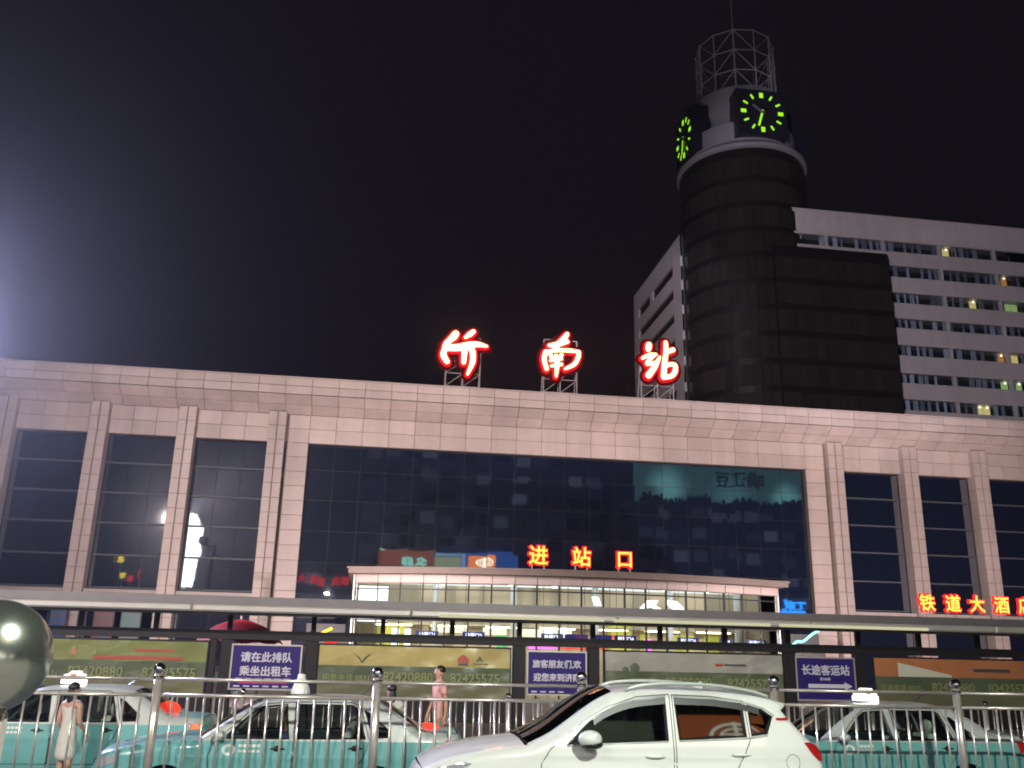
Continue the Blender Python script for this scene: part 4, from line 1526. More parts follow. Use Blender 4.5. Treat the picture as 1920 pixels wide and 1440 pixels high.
for side in (-1, 1):
    rl = MB()
    pts = o_([(2.80, 1.685), (2.95, 1.735), (3.3, 1.765), (3.8, 1.755), (4.25, 1.70), (4.45, 1.64)])
    pts = smooth_line(pts, .08)
    rl.tube([(x, side * .635, z + .006) for x, z in pts], .021, 8)
    rl.build('roof_rail', 'silver_paint', suv, True)
    for nm, (x, z) in (('front_door_handle', (3.05, 1.036)), ('rear_door_handle', (4.0, 1.06))):
        x -= 2.785
        MB().ball((x, side * (hwS(x, z) + .012), z), .11, 14, 8, (1, .2, .17)).build('door_handle', 'white_paint', suv, True)
    # mirror
    mx, mz = 2.31 - 2.785, 1.215
    y0 = hwS(mx, 1.13)
    mr = MB().ball((mx, side * (y0 + .16), mz), .14, 18, 12, (.92, .72, .62))
    mi = mr.build('wing_mirror', 'white_paint', suv, True)
    MB().ball((mx + .02, side * (y0 + .16), mz - .055), .135, 16, 8, (.85, .70, .35)).build('mirror_base', 'black_trim', mi, True)
    MB().box((mx - .06, min(side * (y0 - .02), side * (y0 + .12)), mz - .09), (mx + .04, max(side * (y0 - .02), side * (y0 + .12)), mz - .055)).build('mirror_arm', 'black_trim', mi)
    # lamps
    def patch(nm, poly, m, off=.012):
        pl = o_(poly)
        n = len(pl)
        V3 = [Vector(p) for p in resample(pl, .03, True)]
        k = len(V3)
        bd = [tuple(p) for p in V3]
        gx0, gz0 = min(p[0] for p in bd), min(p[1] for p in bd)
        V3 += [Vector((gx0 + .025 * a, gz0 + .025 * b)) for a in range(20) for b in range(12) if inside((gx0 + .025 * a, gz0 + .025 * b), bd)]
        vv, ee, ff, *_ = geometry.delaunay_2d_cdt(V3, [(i, (i + 1) % k) for i in range(k)], [], 0, 1e-5)
        ff = [q for q in ff if inside((sum(vv[i][0] for i in q) / 3, sum(vv[i][1] for i in q) / 3), bd)]
        return MB().add([(p[0], side * (hwS(p[0], p[1]) + off), p[1]) for p in vv], ff).build(nm, m, suv, True)
    patch('tail_lamp', [(4.765, 1.185), (4.86, 1.185), (4.94, 1.15), (4.985, 1.06), (5.0, .985), (4.93, 1.0), (4.84, 1.08)], 'tail_red')
    patch('head_lamp', [(.62, .80), (.75, .90), (1.02, .965), (1.10, .955), (.95, .87), (.72, .78)], 'head_lamp')
    patch('side_marker', [(4.46, 1.435), (4.62, 1.435), (4.62, 1.41), (4.47, 1.41)], 'tail_red')
    fc = [(4.60 + .085 * math.cos(a), .985 + .085 * math.sin(a)) for a in [2 * math.pi * i / 20 for i in range(20)]]
    if side < 0:
        sm = MB()
        pl = o_(fc)
        for i in range(20):
            a, b = pl[i], pl[(i + 1) % 20]
            ca = (4.60 - 2.785, .985)
            q = [a, b, (b[0] + (ca[0] - b[0]) * .07, b[1] + (ca[1] - b[1]) * .07), (a[0] + (ca[0] - a[0]) * .07, a[1] + (ca[1] - a[1]) * .07)]
            sm.quad(*[(p[0], side * (hwS(*p) + .002), p[1]) for p in q])
        sm.build('fuel_flap', 'black_trim', suv)
    # rain visors above the side windows
    for pts in ([(2.40, 1.40), (2.58, 1.50), (2.86, 1.585), (3.22, 1.625)], [(3.32, 1.622), (3.76, 1.61), (4.09, 1.572), (4.28, 1.527)]):
        vz = MB()
        pl = smooth_line(o_(pts), .06)
        for i in range(len(pl) - 1):
            a, b = pl[i], pl[i + 1]
            vz.quad(*[(p[0], side * (hwS(p[0], p[1], False) + off), p[1] + dz) for p, dz, off in ((a, .0, .004), (b, .0, .004), (b, -.065, .022), (a, -.065, .022))])
        vz.build('rain_visor', 'black_trim', suv)
MB().add([(.92, -.03, 1.70), (1.13, -.02, 1.69), (1.13, .02, 1.69), (.92, .03, 1.70), (1.10, 0, 1.785), (1.13, 0, 1.78)],
         [(0, 4, 3), (0, 1, 5, 4), (3, 4, 5, 2), (1, 2, 5)]).build('roof_antenna', 'white_paint', suv)
for side in (-1, 1):
    for pts in ([(2.10, 1.135), (2.6, 1.158), (3.21, 1.182)], [(3.33, 1.19), (4.07, 1.222), (4.34, 1.256)], [(2.12, 1.165), (2.35, 1.378), (2.56, 1.497), (2.85, 1.594), (3.23, 1.643)], [(3.32, 1.640), (3.76, 1.628), (4.10, 1.592), (4.33, 1.532), (4.45, 1.45)]):
        pl = smooth_line(o_(pts), .06)
        MB().tube([(x, side * (hwS(x, z) + .004), z) for x, z in pl], .009, 6).build('window_trim', 'silver_paint', suv, True)
MB().tube([(-1.02, -.5, 1.17), (-.72, -.2, 1.235), (-.55, .1, 1.30)], .012, 6).build('wiper', 'black_trim', suv)
MB().tube([(-1.02, .3, 1.185), (-.72, .5, 1.26)], .012, 6).build('wiper', 'black_trim', suv)

# taxis
tx0 = 1.05
u_ = lambda pts: [(x + tx0, z) for x, z in pts]
taxi_cfg = dict(
    W=.845, belt=.935, tumble=.36, crease=-.012, crease_z=.735, nose=(.8, .17), tail=(.6, .10), upper='silver_paint', lower='teal_paint', sill=.3, wheels=[-1.40, 1.20], wheel_r=.30, cabin=(-.78, 1.35), round=.07, seat='seat_white',
    segs=[('front_bumper', 'teal_paint', u_([(-3.30, .3), (-3.36, .45), (-3.36, .60), (-3.31, .72)]), .07),
          ('hood', 'teal_paint', u_([(-3.31, .72), (-3.18, .80), (-2.80, .875), (-2.4, .925), (-2.10, .945)]), .06),
          ('windshield', 'car_glass', u_([(-2.08, .95), (-1.73, 1.185), (-1.40, 1.375)]), .07),
          ('roof', 'silver_paint', u_([(-1.40, 1.375), (-1.19, 1.42), (-.9, 1.442), (-.5, 1.45), (-.1, 1.442), (.14, 1.40)]), .03),
          ('rear_window', 'car_glass', u_([(.14, 1.40), (.43, 1.235), (.66, 1.085)]), .05),
          ('trunk_lid', 'teal_paint', u_([(.66, 1.085), (.78, 1.045), (1.0, 1.04), (1.19, 1.02)]), .03),
          ('rear_bumper', 'teal_paint', u_([(1.19, 1.02), (1.235, .95), (1.25, .8), (1.22, .55), (1.19, .3)]), .06)],
    windows=[('front_side_window', u_([(-1.80, .955), (-1.45, 1.29), (-1.36, 1.345), (-1.03, 1.378), (-.965, .955)]), 'car_glass'),
             ('rear_side_window', u_([(-.87, .955), (-.905, 1.378), (-.2, 1.375), (-.13, 1.34), (.0, .965)]), 'car_glass'),
             ('quarter_window', u_([(-.04, 1.31), (.04, 1.28), (.30, 1.07), (.30, .985), (.08, .97)]), 'car_glass')],
    cuts=[('front_door', u_([(-1.90, .90), (-1.95, .75), (-1.90, .38), (-.92, .38), (-.915, .945), (-.93, 1.40), (-1.35, 1.37), (-1.5, 1.28)])),
          ('rear_door', u_([(-.905, .38), (-.90, .94), (-.92, 1.40), (-.2, 1.40), (-.09, 1.36), (.045, .95), (-.02, .75), (-.2, .5), (-.25, .38)]))])
taxi = thing('taxi', 'turquoise and silver taxi with an unlit white roof lamp, behind the near railing', 'car', (-1.05, 13.56, 0), group='turquoise taxis')
hwT = car(taxi, taxi_cfg)
for side in (-1, 1):
    for x, z in ((-1.10, .845), (-.13, .855)):
        x += tx0
        MB().ball((x, side * (hwT(x, z) + .01), z), .095, 12, 8, (1, .2, .14)).build('door_handle', 'black_trim', taxi, True)
        MB().ball((x - .01, side * (hwT(x, z) + .002), z), .045, 12, 8, (1, .12, .9)).build('handle_cup', 'black_trim', taxi, True)
    mx, mz = -1.80 + tx0, 1.0
    y0 = hwT(mx, .93)
    mi = MB().ball((mx, side * (y0 + .10), mz), .10, 14, 10, (.8, .9, .62)).build('wing_mirror', 'silver_paint', taxi, True)
    MB().box((mx - .03, min(side * (y0 - .02), side * (y0 + .06)), mz - .07), (mx + .03, max(side * (y0 - .02), side * (y0 + .06)), mz - .04)).build('mirror_arm', 'black_trim', mi)
    b0 = MB()
    for nm, pl, m in (('tail_lamp', [(1.03, .955), (1.20, .945), (1.235, .80), (1.06, .80)], 'tail_red'), ('head_lamp', [(-3.33, .66), (-3.20, .74), (-3.02, .77), (-3.05, .67), (-3.25, .60)], 'head_lamp')):
        pl = u_(pl)
        pts = [Vector(p) for p in resample(pl, .03, True)]
        k = len(pts)
        vv, ee, ff, *_ = geometry.delaunay_2d_cdt(pts, [(i, (i + 1) % k) for i in range(k)], [], 0, 1e-5)
        ff = [q for q in ff if inside((sum(vv[i][0] for i in q) / 3, sum(vv[i][1] for i in q) / 3), [tuple(p) for p in pts])]
        MB().add([(p[0], side * (hwT(p[0], p[1]) + .006), p[1]) for p in vv], ff).build(nm, m, taxi, True)
    # emblem and lettering on the front wing
    ex, ez = -1.70 + tx0, .83
    em = MB()
    for i in range(20):
        a, b = 2 * math.pi * i / 20, 2 * math.pi * (i + 1) / 20
        q = [(ex + r_x * math.cos(t_), ez + r_x * math.sin(t_) * .8) for r_x, t_ in ((.085, a), (.085, b), (.045, b), (.045, a))]
        em.quad(*[(p[0], side * (hwT(*p) + .003), p[1]) for p in q])
    em.build('emblem', 'lamp_off', taxi)
    tl = MB()
    for zz, h_ in ((.86, .035), (.80, .03)):
        for i in range(5):
            x = -1.58 + tx0 + .055 * i
            q = [(x, zz), (x + .042, zz), (x + .042, zz + h_), (x, zz + h_)]
            tl.quad(*[(p[0], side * (hwT(*p) + .003), p[1]) for p in q])
    tl.build('door_lettering', 'lamp_off', taxi)['kind'] = 'stuff'
MB().tube([(.95, 0, 1.47), (1.12, 0, 1.60)], .008, 6).build('aerial', 'black_trim', taxi)
MB().box((.55, -.5, .95), (1.75, .5, .985)).build('parcel_shelf', 'interior', taxi)


def nose_patch(par, hwf, nm, m, y0, y1, z0, z1, x, crown, off=.006):
    b = MB()
    ny = 14
    for k, z in enumerate((z0, z1)):
        for i in range(ny + 1):
            y = y0 + (y1 - y0) * i / ny
            b.v.append((x - crown * (1 - min(1, abs(y / hwf(x + .02, z))) ** 2.2) - off, y, z))
    b.f = [(i, i + 1, ny + 2 + i, ny + 1 + i) for i in range(ny)]
    b.build(nm, m, par, True)


nose_patch(suv, hwS, 'grille', 'black_trim', -.48, .48, .62, .72, -2.253, .06, .012)
nose_patch(suv, hwS, 'lower_grille', 'black_trim', -.55, .55, .40, .50, -2.245, .06, .02)
nose_patch(suv, hwS, 'number_plate', 'sign_blue', -.22, .22, .52, .61, -2.255, .06, .016)
nose_patch(taxi, hwT, 'grille', 'black_trim', -.42, .42, .60, .67, -2.30, .07, .012)
nose_patch(taxi, hwT, 'lower_grille', 'black_trim', -.5, .5, .36, .44, -2.29, .07, .03)
nose_patch(taxi, hwT, 'number_plate', 'sign_blue', -.22, .22, .47, .56, -2.312, .07, .012)


def roof_lamp(par, lit):
    b = MB().lathe([(.13, 0), (.125, .05), (.105, .10), (.08, .17), (.055, .2), (.05, .25), (.0, .265)], 16)
    if lit:
        b = MB().box((-.17, -.1, .0), (.17, .1, .075))
        b.prism([(-.15, .085), (.15, .085), (.145, .14), (.09, .15), (.07, .19), (-.03, .19), (-.07, .15), (-.14, .135)], -.1, .1)
    o = b.build('roof_lamp', 'lamp_lit' if lit else 'lamp_off', par, not lit)
    o.location = (.12, .0, 1.478)
    MB().box((-.18, -.12, -.025), (.18, .12, .0)).build('lamp_base', 'black_trim', o)
    if lit:
        MB().box((-.04, -.108, .10), (.05, -.101, .15)).build('lamp_text', 'indicator', o)


t1 = dup(taxi, (-4.74, 16.06, 0), 'turquoise taxi with a lit white roof lamp and lit brake lamp, at the far left')
t3 = dup(taxi, (7.67, 14.35, 0), 'turquoise taxi with a lit white roof lamp, half hidden behind the SUV')
roof_lamp(taxi, False)
roof_lamp(t1, True)
roof_lamp(t3, True)
# brake lamp of the left taxi: high lamp behind the rear glass and lit tail lamp
MB().ball((1.63, -.14, 1.13), .185, 16, 10, (1.0, .35, .62)).build('brake_lamp', 'tail_lit', t1, True)
MB().ball((2.18, -.77, .88), .085, 12, 8, (1.0, .5, .8)).build('lit_tail_lamp', 'indicator', t1, True)
MB().box((1.83, -.35, 1.085), (2.02, .35, 1.098)).build('brake_lamp', 'tail_lit', taxi)
MB().ball((2.24, -.68, .86), .06, 12, 8, (.6, .6, 1.2)).build('lit_tail_lamp', 'tail_lit', t3, True)
MB().ball((2.26, -.60, .70), .05, 12, 8, (.5, .6, 1.3)).build('lit_tail_lamp', 'tail_lit', t3, True)
# ------------------------------------------------------------------ people
def skin_mesh(name, verts, edges, radii, m, parent, sub=2, root=0):
    me = bpy.data.meshes.new(name)
    me.from_pydata(verts, edges, [])
    o = bpy.data.objects.new(name, me)
    C.objects.link(o)
    o.modifiers.new('skin', 'SKIN').use_smooth_shade = True
    for i, r in enumerate(radii):
        sv_ = me.skin_vertices[0].data[i]
        sv_.radius = r if isinstance(r, tuple) else (r, r)
        sv_.use_root = i == root
    ss = o.modifiers.new('subsurf', 'SUBSURF')
    ss.levels = ss.render_levels = sub
    out = bpy.data.meshes.new_from_object(o.evaluated_get(bpy.context.evaluated_depsgraph_get()))
    bpy.data.objects.remove(o)
    out.materials.clear()
    out.materials.append(M[m])
    for p in out.polygons:
        p.use_smooth = True
    return link(name, out, parent)


def person(label, loc, rz, H, cfg):
    """faces local -y; figure in fractions of its height"""
    t = thing('person', label, 'person', loc, rz)
    V, E, Rr = [], [], []

    def chain(pts, rad, start=None):
        prev = start
        ids = []
        for p, r in zip(pts, rad):
            V.append(tuple(c * H for c in p))
            Rr.append(r * H if not isinstance(r, tuple) else (r[0] * H, r[1] * H))
            i = len(V) - 1
            if prev is not None:
                E.append((prev, i))
            prev = i
            ids.append(i)
        return ids
    st_ = cfg.get('stride', .03)
    sit = cfg.get('sit', False)
    sp = chain([(0, 0, .53), (0, -.006, .60), (0, -.004, .68), (0, .004, .76), (0, .004, .815), (0, 0, .85), (0, -.006, .885), (0, -.008, .925), (0, -.004, .968)],
               [(.072, .055), (.068, .05), (.075, .054), (.085, .058), (.05, .042), .030, (.036, .042), (.043, .052), (.034, .042)])
    chain([(0, -.056, .915), (0, -.066, .905)], [.010, .006], sp[7])                     # nose
    for s in (-1, 1):
        chain([(s * .042, .006, .918)], [.009], sp[7])                                   # ears
        f = cfg.get('arm', .02) * s
        sw_ = cfg.get('elbow', 0)
        a = chain([(s * .10, .004, .80), (s * .116, .01 + f * .5, .64), (s * .112, -.02 + f - sw_, .50 + sw_ * .8), (s * .108, -.028 + f - sw_ * 1.2, .465 + sw_ * .9)],
                  [.033, .024, .017, (.020, .012)], sp[3])
        hb = V[a[3]]
        hx_, hy_, hz_ = (c / H for c in hb)
        for k, (dx, ln) in enumerate(((-.013, .040), (-.004, .046), (.005, .043), (.013, .034))):
            chain([(hx_ + .3 * dx, hy_ + dx, hz_ - .018), (hx_ - s * .004 + .2 * dx, hy_ + dx * 1.1 - .006, hz_ - .018 - ln)], [.0055, .0045], a[3])
        chain([(hx_ - s * .008, hy_ - .018, hz_ - .008), (hx_ - s * .010, hy_ - .024, hz_ - .03)], [.006, .005], a[3])
        g = st_ * s
        if sit:
            chain([(s * .05, -.02, .51), (s * .06, -.25, .52), (s * .06, -.27, .30), (s * .06, -.33, .275)], [.05, .036, .024, .02], sp[0])
        else:
            chain([(s * .05, 0, .49), (s * .053, -g - .01, .28), (s * .053, g * .6 + .015, .055), (s * .055, g * .6 - .07, .022)], [.052, .035, .023, (.024, .016)], sp[0])
    skin_mesh('body', V, E, Rr, 'skin', t)

    def cloth(nm, pts, edges, rad, m):
        skin_mesh(nm, [tuple(c * H for c in p) for p in pts], edges, [tuple(q * H for q in r) if isinstance(r, tuple) else r * H for r in rad], m, t)
    al = cfg.get('arm', .02)
    if cfg.get('dress'):
        cloth('dress', [(0, 0, .80), (0, .0, .70), (0, -.003, .62), (0, 0, .52), (0, 0, .40), (0, 0, .29), (-.07, .004, .80), (.07, .004, .80)], [(0, 1), (1, 2), (2, 3), (3, 4), (4, 5), (0, 6), (0, 7)],
              [(.083, .058), (.088, .064), (.078, .06), (.098, .075), (.105, .08), (.112, .085), .042, .042], cfg['top'])
    else:
        cloth('shirt', [(0, 0, .51), (0, -.005, .60), (0, -.002, .68), (0, .004, .765), (0, .003, .81), (-.10, .004, .797), (.10, .004, .797), (-.118, .008 - al * .3, .69), (.118, .008 + al * .3, .69)],
              [(0, 1), (1, 2), (2, 3), (3, 4), (3, 5), (3, 6), (5, 7), (6, 8)], [(.085, .066), (.082, .062), (.088, .064), (.096, .067), (.052, .046), .043, .043, .038, .038], cfg['top'])
        if not sit:
            cloth('shorts', [(0, 0, .55), (0, 0, .50), (-.052, .015 + st_ * .4, .42), (.052, .015 - st_ * .4, .42), (-.055, st_ * .9, .315), (.055, -st_ * .9, .315)], [(0, 1), (1, 2), (1, 3), (2, 4), (3, 5)],
                  [(.078, .06), (.08, .062), .060, .060, .05, .05], cfg['bottom'])
    hr = MB().ball((0, .006 * H, .945 * H), .056 * H, 18, 12, (.86, 1.02, .82))
    hr.v = [v for v in hr.v]
    hm = hr.mesh('hair', 'hair', True)
    bm = bmesh.new()
    bm.from_mesh(hm)
    cut = [v for v in bm.verts if v.co.z < .915 * H - (.03 if cfg.get('long') else 0) * H or (v.co.y < -.018 * H and v.co.z < .955 * H)]
    bmesh.ops.delete(bm, geom=cut, context='VERTS')
    bm.to_mesh(hm)
    bm.free()
    ho = link('hair', hm, t)
    if cfg.get('long'):
        MB().ball((0, .036 * H, .87 * H), .05 * H, 14, 10, (.8, .5, 1.5)).build('hair_back', 'hair', t, True)
    for s in (-1, 1):
        if not sit:
            g = st_ * s
            MB().ball((s * .055 * H, (g * .6 - .03) * H, .018 * H), .06 * H, 12, 8, (.42, 1, .32)).build('shoe', 'shoe', t, True)
    return t


person('man in pink shirt and tan shorts walking left past the yellow banner', (1.24, 17.22, .165), R(-75), 1.71, dict(top='pink_cloth', bottom='tan_cloth', stride=.05, arm=.06))
person('woman in white top seen over the rear of the middle taxi, dark hair', (.36, 15.6, 0), R(200), 1.59, dict(top='white_cloth', bottom='tan_cloth', stride=.04, arm=.05, long=True))
person('woman in pale sleeveless dress standing beside the leftmost taxi', (-4.22, 14.75, 0), R(150), 1.56, dict(dress=True, top='white_cloth', stride=.01, arm=.02, long=True, elbow=.06))
person('driver in blue shirt sitting in the middle taxi', (-1.02, 13.2, -.36), R(-90), 1.68, dict(top='blue_cloth', sit=True, arm=.02, elbow=.08))

# ------------------------------------------------------------------ the other side of the square, seen only mirrored in the glass
M['far_wall'] = mat('far_building', (.16, .16, .20), .8, var=.2, vscale=.3)
M['far_window'] = flicker(mat('far_window', (.02, .022, .03), .2, emit=(.28, .32, .5), estr=.16, rnd=.6), .34)
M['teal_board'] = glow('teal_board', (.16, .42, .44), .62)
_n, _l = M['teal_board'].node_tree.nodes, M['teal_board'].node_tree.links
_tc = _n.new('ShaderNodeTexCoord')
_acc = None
for _c, _s in (((-9.5, 0, 2.4), 5.0), ((12.0, 0, 1.4), 4.2), ((1.5, 0, .6), 6.0)):      # floodlight pools painted into the board's emission
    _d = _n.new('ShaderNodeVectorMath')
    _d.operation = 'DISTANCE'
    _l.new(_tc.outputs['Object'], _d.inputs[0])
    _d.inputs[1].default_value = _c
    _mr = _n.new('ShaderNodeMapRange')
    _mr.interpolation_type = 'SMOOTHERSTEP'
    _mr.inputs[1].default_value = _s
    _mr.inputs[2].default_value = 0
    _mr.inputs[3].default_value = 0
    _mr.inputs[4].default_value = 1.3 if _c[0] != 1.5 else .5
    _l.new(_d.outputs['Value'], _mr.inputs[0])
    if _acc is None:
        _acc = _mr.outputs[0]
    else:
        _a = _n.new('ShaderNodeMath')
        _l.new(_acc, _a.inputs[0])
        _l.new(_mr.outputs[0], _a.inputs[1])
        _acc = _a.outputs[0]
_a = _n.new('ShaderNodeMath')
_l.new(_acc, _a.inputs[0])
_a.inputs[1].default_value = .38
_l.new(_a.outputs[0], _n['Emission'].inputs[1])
M['teal_spot'] = glow('teal_flood', (.55, .95, 1.0), 2.2)
M['board_ink'] = mat('board_ink', (.02, .05, .07), .6)
M['brown_board'] = glow('brown_board', (.42, .13, .08), 1.3)
M['mint'] = glow('mint_neon', (.35, 1.0, .82), 2.2)
M['blue_board'] = glow('blue_board', (.05, .16, .60), 1.2)
M['sky_board'] = glow('pale_blue_board', (.28, .48, .85), 1.5)
M['neon_blue'] = glow('neon_blue', (.02, .30, 1.0), 6.0)
M['pylon_white'] = glow('pylon_white', (.80, .92, 1.0), 9.0)
M['shop_orange'] = glow('shop_orange', (.70, .20, .06), .9)
M['shop_white'] = glow('shop_white', (.95, 1.0, .90), 2.2)
M['neon_amber'] = glow('neon_amber', (1.0, .8, .05), 2.5)


def far_block(label, x0, x1, y, depth, h, floors, cols):
    t = thing('office_block', label, 'building', ((x0 + x1) / 2, y, .15), group='buildings across the square')
    w = (x1 - x0) / 2
    MB().box((-w, -depth, 0), (w, 0, h)).build('wall', 'far_wall', t)
    MB().box((-w - .2, -depth, h), (w + .2, .2, h + .5)).build('parapet', 'far_wall', t)
    fh = h / floors
    cwid = 2 * w / cols
    me = MB().bbox((-cwid * .38, 0, 0), (cwid * .38, .08, fh * .5), .01).mesh('window', 'far_window')
    for f_ in range(1, floors):
        for c in range(cols):
            o = link('window', me, t)
            o.location = (-w + cwid * (c + .5), .02, f_ * fh + fh * .25)
    return t


far_block('dark office block across the square, mirrored at the right of the great window', 40, 78, -40.5, 14, 28, 8, 12)
far_block('dark apartment block across the square, mirrored in the middle of the great window', -3, 38, -44, 14, 52, 14, 13)
far_block('low shop building across the square, mirrored behind the entrance hall', -18, 26, -40.5, 3.2, 15, 4, 14)
bt = thing('rooftop_billboard', 'teal lit billboard mirrored in the upper right of the great window', 'billboard', (58.5, -40, 28.7))
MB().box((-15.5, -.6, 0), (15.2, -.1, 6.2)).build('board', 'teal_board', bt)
text('lettering', '嘀江豆', 3.0, (3.2, .02, 2.9), 'board_ink', bt, .01, .05, rz=math.pi)
sk = MB()
xx = -15.0
while xx < 14.5:
    w_ = random.uniform(.5, 1.6)
    sk.prism([(xx, -.3), (xx + w_ * .1, random.uniform(.2, .9)), (xx + w_ * .5, random.uniform(.3, 1.3)), (xx + w_ * .8, random.uniform(.2, .9)), (xx + w_, -.3)], -.06, .02)
    xx += w_ * .9
sk.build('skyline_print', 'board_ink', bt)['kind'] = 'stuff'
for x in (-12, -4, 4, 12):
    MB().box((x - .12, -1.6, -.6), (x + .12, -.62, 6.0)).build('strut', 'mast_grey', bt)
b2 = thing('rooftop_billboard', 'brown and blue lit billboard strip mirrored just above the entrance hall roof', 'billboard', (11.5, -39.8, 15.5))
for nm, x0, x1, z1, m in (('brown_panel', -11.2, -2.3, 3.1, 'brown_board'), ('pale_panel', -2.2, 2.9, 2.7, 'sky_board'), ('blue_panel', 3.0, 11.3, 2.9, 'blue_board')):
    MB().box((x0, -.4, 0), (x1, 0, z1)).build(nm, m, b2)
text('lettering', '名泉', 2.1, (-5.5, .03, .2), 'mint', b2, .01, .06, rz=math.pi)
MB().box((-11.2, .02, 2.9), (-10.2, .06, 3.1)).build('edge_tube', 'mint', b2)
for x in (-10, -4, 2, 9):
    MB().box((x - .1, -1.4, -.2), (x + .1, -.42, 2.6)).build('strut', 'mast_grey', b2)
for i, (x, z) in enumerate(((-11.87, 13.5), (-9.95, 13.3), (-8.62, 12.9), (-6.06, 13.4), (-4.57, 13.5))):
    tt = thing('red_sign_character', ['first', 'second', 'third', 'fourth', 'last'][i] + ' from the left of the small red characters mirrored left of the hall', 'neon character', (x, -40.3, z - .6), group='red characters mirrored left of the hall')
    text('lettering', '大酒楼宾馆'[i], 1.35, (0, .1, 0), 'neon_red_dim', tt, .03, .07, rz=math.pi)
    MB().box((-.7, -.2, -.2), (.7, -.0, -.05)).build('rail', 'mast_grey', tt)
bn = thing('blue_sign', 'bright blue neon sign mirrored beside the right end of the entrance hall', 'neon sign', (70.4, -40.2, 10.8))
text('lettering', '工商', 1.9, (0, .1, .2), 'neon_blue', bn, .03, .09, rz=math.pi)
MB().box((-2.2, -.1, -.5), (2.4, .06, -.1)).build('underline', 'neon_blue', bn)
py = thing('light_pylon', 'tall dazzling white light column mirrored in the third bay from the left', 'light column', (-24.9, -18, .15))
MB().lathe([(0, 19.6), (.5, 19.5), (.95, 18.8), (1.25, 17.6), (1.25, 12.6), (1.15, 11.2), (1.05, 10.0)], 20).build('light_body', 'pylon_white', py, True)
MB().tube([(0, 0, 0), (0, 0, 10.2)], [.35, .28], 12).build('stem', 'mast_grey', py, True)
for i, (x, z, m) in enumerate(((-33.8, 13.2, 'neon_amber'), (-33.3, 11.2, 'neon_amber'), (-32.3, 10.8, 'neon_red_dim'), (-30.8, 11.4, 'neon_red_dim'))):
    tt = thing('small_neon_sign', ['upper small yellow neon sign mirrored in the second bay', 'lower small yellow neon sign mirrored in the second bay', 'tiny red neon sign mirrored in the second bay', 'red crescent neon sign mirrored in the second bay'][i], 'neon sign', (x, -18.2, z))
    MB().tube([(0, 0, -z), (0, 0, 0)], .05, 6).build('post', 'mast_grey', tt)
    if i == 3:
        MB().tube([(.15, .08, 1.0), (-.12, .08, .5), (-.12, .08, .0), (.15, .08, -.5)], [.05, .14, .14, .05], 8).build('tube', m, tt, True)
    else:
        text('lettering', '夜市星'[i], .9, (0, .08, 0), m, tt, .02, .05, rz=math.pi)
# shop fronts behind the viewer, their signs mirrored in the car windows
sf = thing('shop_row', 'row of lit shop fronts behind the viewer, mirrored in the car windows', 'building', (4, -13.5, .45))
MB().box((-22, -8, 0), (22, 0, 8.4)).build('wall', 'far_wall', sf)
for i in range(9):
    x = -20 + 4.4 * i
    f = MB().box((x, .0, .3), (x + 3.9, .12, 2.9)).build('shop_window', 'frame_dark', sf)
    MB().box((x + .1, .121, .4), (x + 3.8, .15, 2.8)).build('pane', 'shop_white' if i % 3 != 1 else 'shop_orange', f)
    if 2 < i < 7:
        MB().box((x, .0, 3.1), (x + 4.2, .25, 4.2)).build('sign_panel', ['brown_board', 'shop_orange', 'shop_white'][i % 3], sf)
M['sign_orange'] = glow('sign_orange', (.85, .23, .07), 3.0)
M['emblem_pale'] = glow('emblem_pale', (.9, 1.0, .8), 6.0)
M['board_greenish'] = glow('pale_green_board', (.55, .66, .42), 1.1)
sg = thing('orange_sign', 'orange lit sign with a pale oval emblem, mirrored in the rear window of the SUV', 'sign', (14.0, -13.3, 12.95))
MB().box((-1.8, 0, 0), (1.8, .3, 2.1)).build('panel', 'sign_orange', sg)
for x in (-1.5, 1.5):
    MB().box((x - .08, -.2, -4.2), (x + .08, -.02, 2.0)).build('post', 'mast_grey', sg)
ov = MB()
for rx, rz_, wd in ((1.15, .62, .10), (.75, .40, .07)):
    for i in range(28):
        a, b = 2 * math.pi * i / 28, 2 * math.pi * (i + 1) / 28
        ov.quad(*[(k * math.cos(q) + .4, .33, 1.15 + l * math.sin(q)) for k, l, q in ((rx, rz_, a), (rx, rz_, b), (rx - wd * 1.6, rz_ - wd, b), (rx - wd * 1.6, rz_ - wd, a))])
ov.box((.32, .31, .5), (.48, .335, 1.8))
for z in (.98, 1.25):
    ov.box((-.2, .31, z), (1.0, .335, z + .06))
ov.build('oval_emblem', 'emblem_pale', sg)['kind'] = 'stuff'
gb = thing('pale_green_board', 'pale green lit board mirrored in the front window of the SUV', 'billboard', (9.3, -13.3, 11.6))
for x in (-1.4, 1.4):
    MB().box((x - .08, -.3, -2.8), (x + .08, -.12, 3.2)).build('post', 'mast_grey', gb)
MB().box((-1.75, 0, 0), (1.75, .2, 3.2)).build('panel', 'board_greenish', gb)  # added glowing panel in place of a greenish lit facade
MB().box((-1.85, -.02, -.1), (1.85, .16, -.01)).build('lower_rail', 'mast_grey', gb)
MB().box((-1.85, -.02, 3.21), (1.85, .16, 3.3)).build('upper_rail', 'mast_grey', gb)

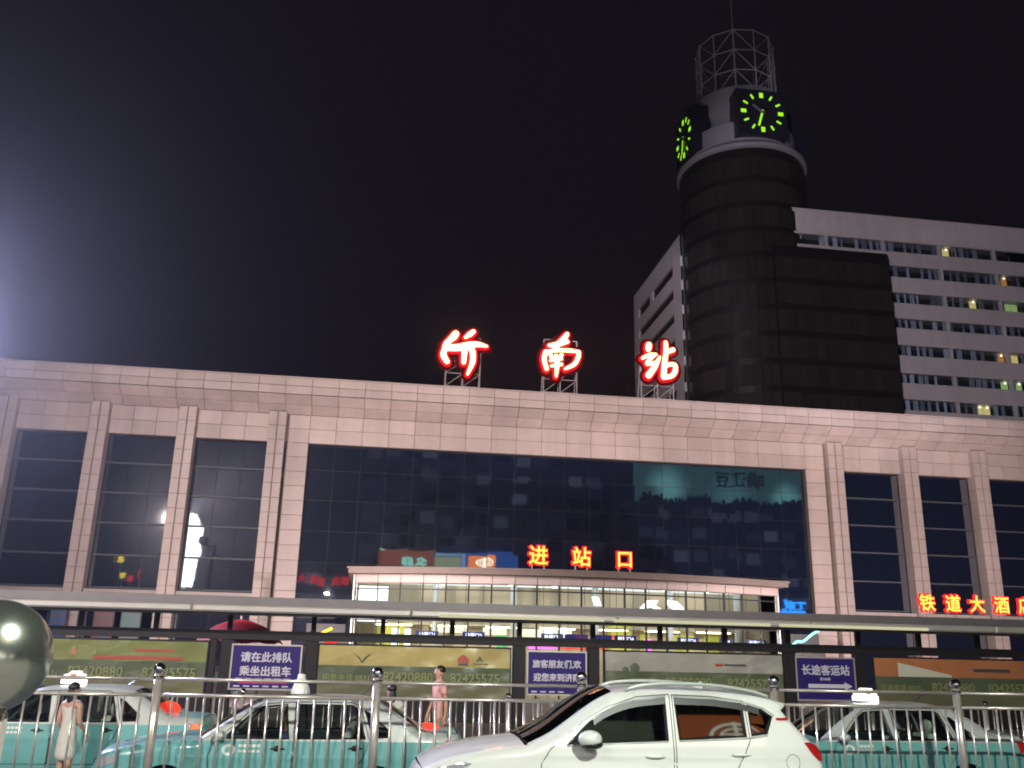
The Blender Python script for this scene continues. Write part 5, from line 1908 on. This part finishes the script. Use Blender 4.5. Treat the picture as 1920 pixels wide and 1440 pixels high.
# lit posters in the ground floor behind the shelter
M['poster_blue'] = mat('blue_poster', (0.017, 0.028, 0.087), .3, emit=(.12, .2, .6), estr=.12)
M['poster_red'] = mat('red_poster', (0.077, 0.014, 0.017), .3, emit=(.5, .08, .1), estr=.06)
M['poster_teal'] = mat('teal_poster', (0.035, 0.084, 0.091), .3, emit=(.3, .7, .7), estr=.05)
for i, (x, w, m) in enumerate(((-20.0, 1.3, 'poster_blue'), (-17.9, .9, 'poster_blue'), (-15.4, 1.1, 'poster_red'), (-13.9, 1.1, 'poster_teal'))):
    x *= .945
    tt = thing('lit_poster', ['blue lit poster on the station ground floor, at the far left edge', 'narrow blue lit poster second from the left on the station ground floor', 'red lit poster on the station ground floor between a blue and a teal one', 'pale teal lit poster on the station ground floor, rightmost of four'][i], 'poster', (x, 54.2, .16))
    MB().box((-w / 2, 0, 2.3), (w / 2, .12, 4.3)).build('casing', 'frame_dark', tt)
    MB().box((-w / 2 + .06, -.02, 2.36), (w / 2 - .06, -.003, 4.24)).build('print', m, tt)
    for k in range(5):
        zz = 2.45 + .34 * k
        a = random.uniform(-w / 2 + .1, 0)
        MB().box((a, -.026, zz), (random.uniform(a + .15, w / 2 - .1), -.021, zz + random.uniform(.06, .24))).build('figure_print', random.choice(['poster_teal', 'poster_blue', 'poster_red', 'v_dark']), tt)
    for sx in (-.3, .3):
        MB().box((sx - .04, .02, 0), (sx + .04, .1, 2.3)).build('leg', 'frame_dark', tt)
# neon ribbons and shop lights glimpsed at both sides of the hall
for i, (pts, m, x, z, lab) in enumerate((([(-.9, 0, -.4), (-.4, 0, .1), (.0, 0, .15), (.5, 0, .5), (.9, 0, .7)], 'mint', 21.6, 3.0, 'mint green neon ribbon right of the entrance hall'),
                                         ([(-.3, 0, -.2), (.2, 0, .1), (.5, 0, -.1)], 'screen_white', 21.9, 2.2, 'short white neon ribbon low right of the entrance hall'),
                                         ([(-.6, 0, -.2), (-.1, 0, .1), (.3, 0, .3)], 'neon_amber', -2.2, 2.9, 'amber neon ribbon left of the entrance hall'),
                                         ([(-.8, 0, 0), (-.2, 0, .2), (.1, 0, -.1), (.7, 0, .1)], 'neon_red_dim', -1.6, 2.4, 'red neon ribbon left of the entrance hall'),
                                         ([(-.4, 0, .1), (0, 0, .35), (.5, 0, .2)], 'mint', -2.7, 3.9, 'pale mint neon ribbon high left of the entrance hall'))):
    tt = thing('neon_ribbon', lab, 'neon sign', (x, 45.5, z), group='neon ribbons beside the hall')
    MB().tube(smooth_line(pts, .1), .06, 6).build('tube', m, tt, True)
    MB().box((-.9, .08, -.25), (.9, .12, .5)).build('backboard', 'frame_dark', tt)
    MB().tube([(0, .1, .16 - z), (0, .1, 0)], .04, 6).build('post', 'frame_dark', tt)

# ------------------------------------------------------------------ night haze lit by the floodlights
hz = MB().box((-205, -155, -1.6), (225, 265, 98)).build('haze', None)
hz['kind'] = 'stuff'
hm_ = bpy.data.materials.new('night_haze')
hm_.use_nodes = True
hn, hll = hm_.node_tree.nodes, hm_.node_tree.links
hn.remove(hn['Principled BSDF'])
pv = hn.new('ShaderNodeVolumePrincipled')
pv.inputs['Color'].default_value = (.85, .88, 1.0, 1)
pv.inputs['Density'].default_value = .0008
pv.inputs['Anisotropy'].default_value = .88
hll.new(pv.outputs[0], hn['Material Output'].inputs['Volume'])
hz.data.materials.append(hm_)
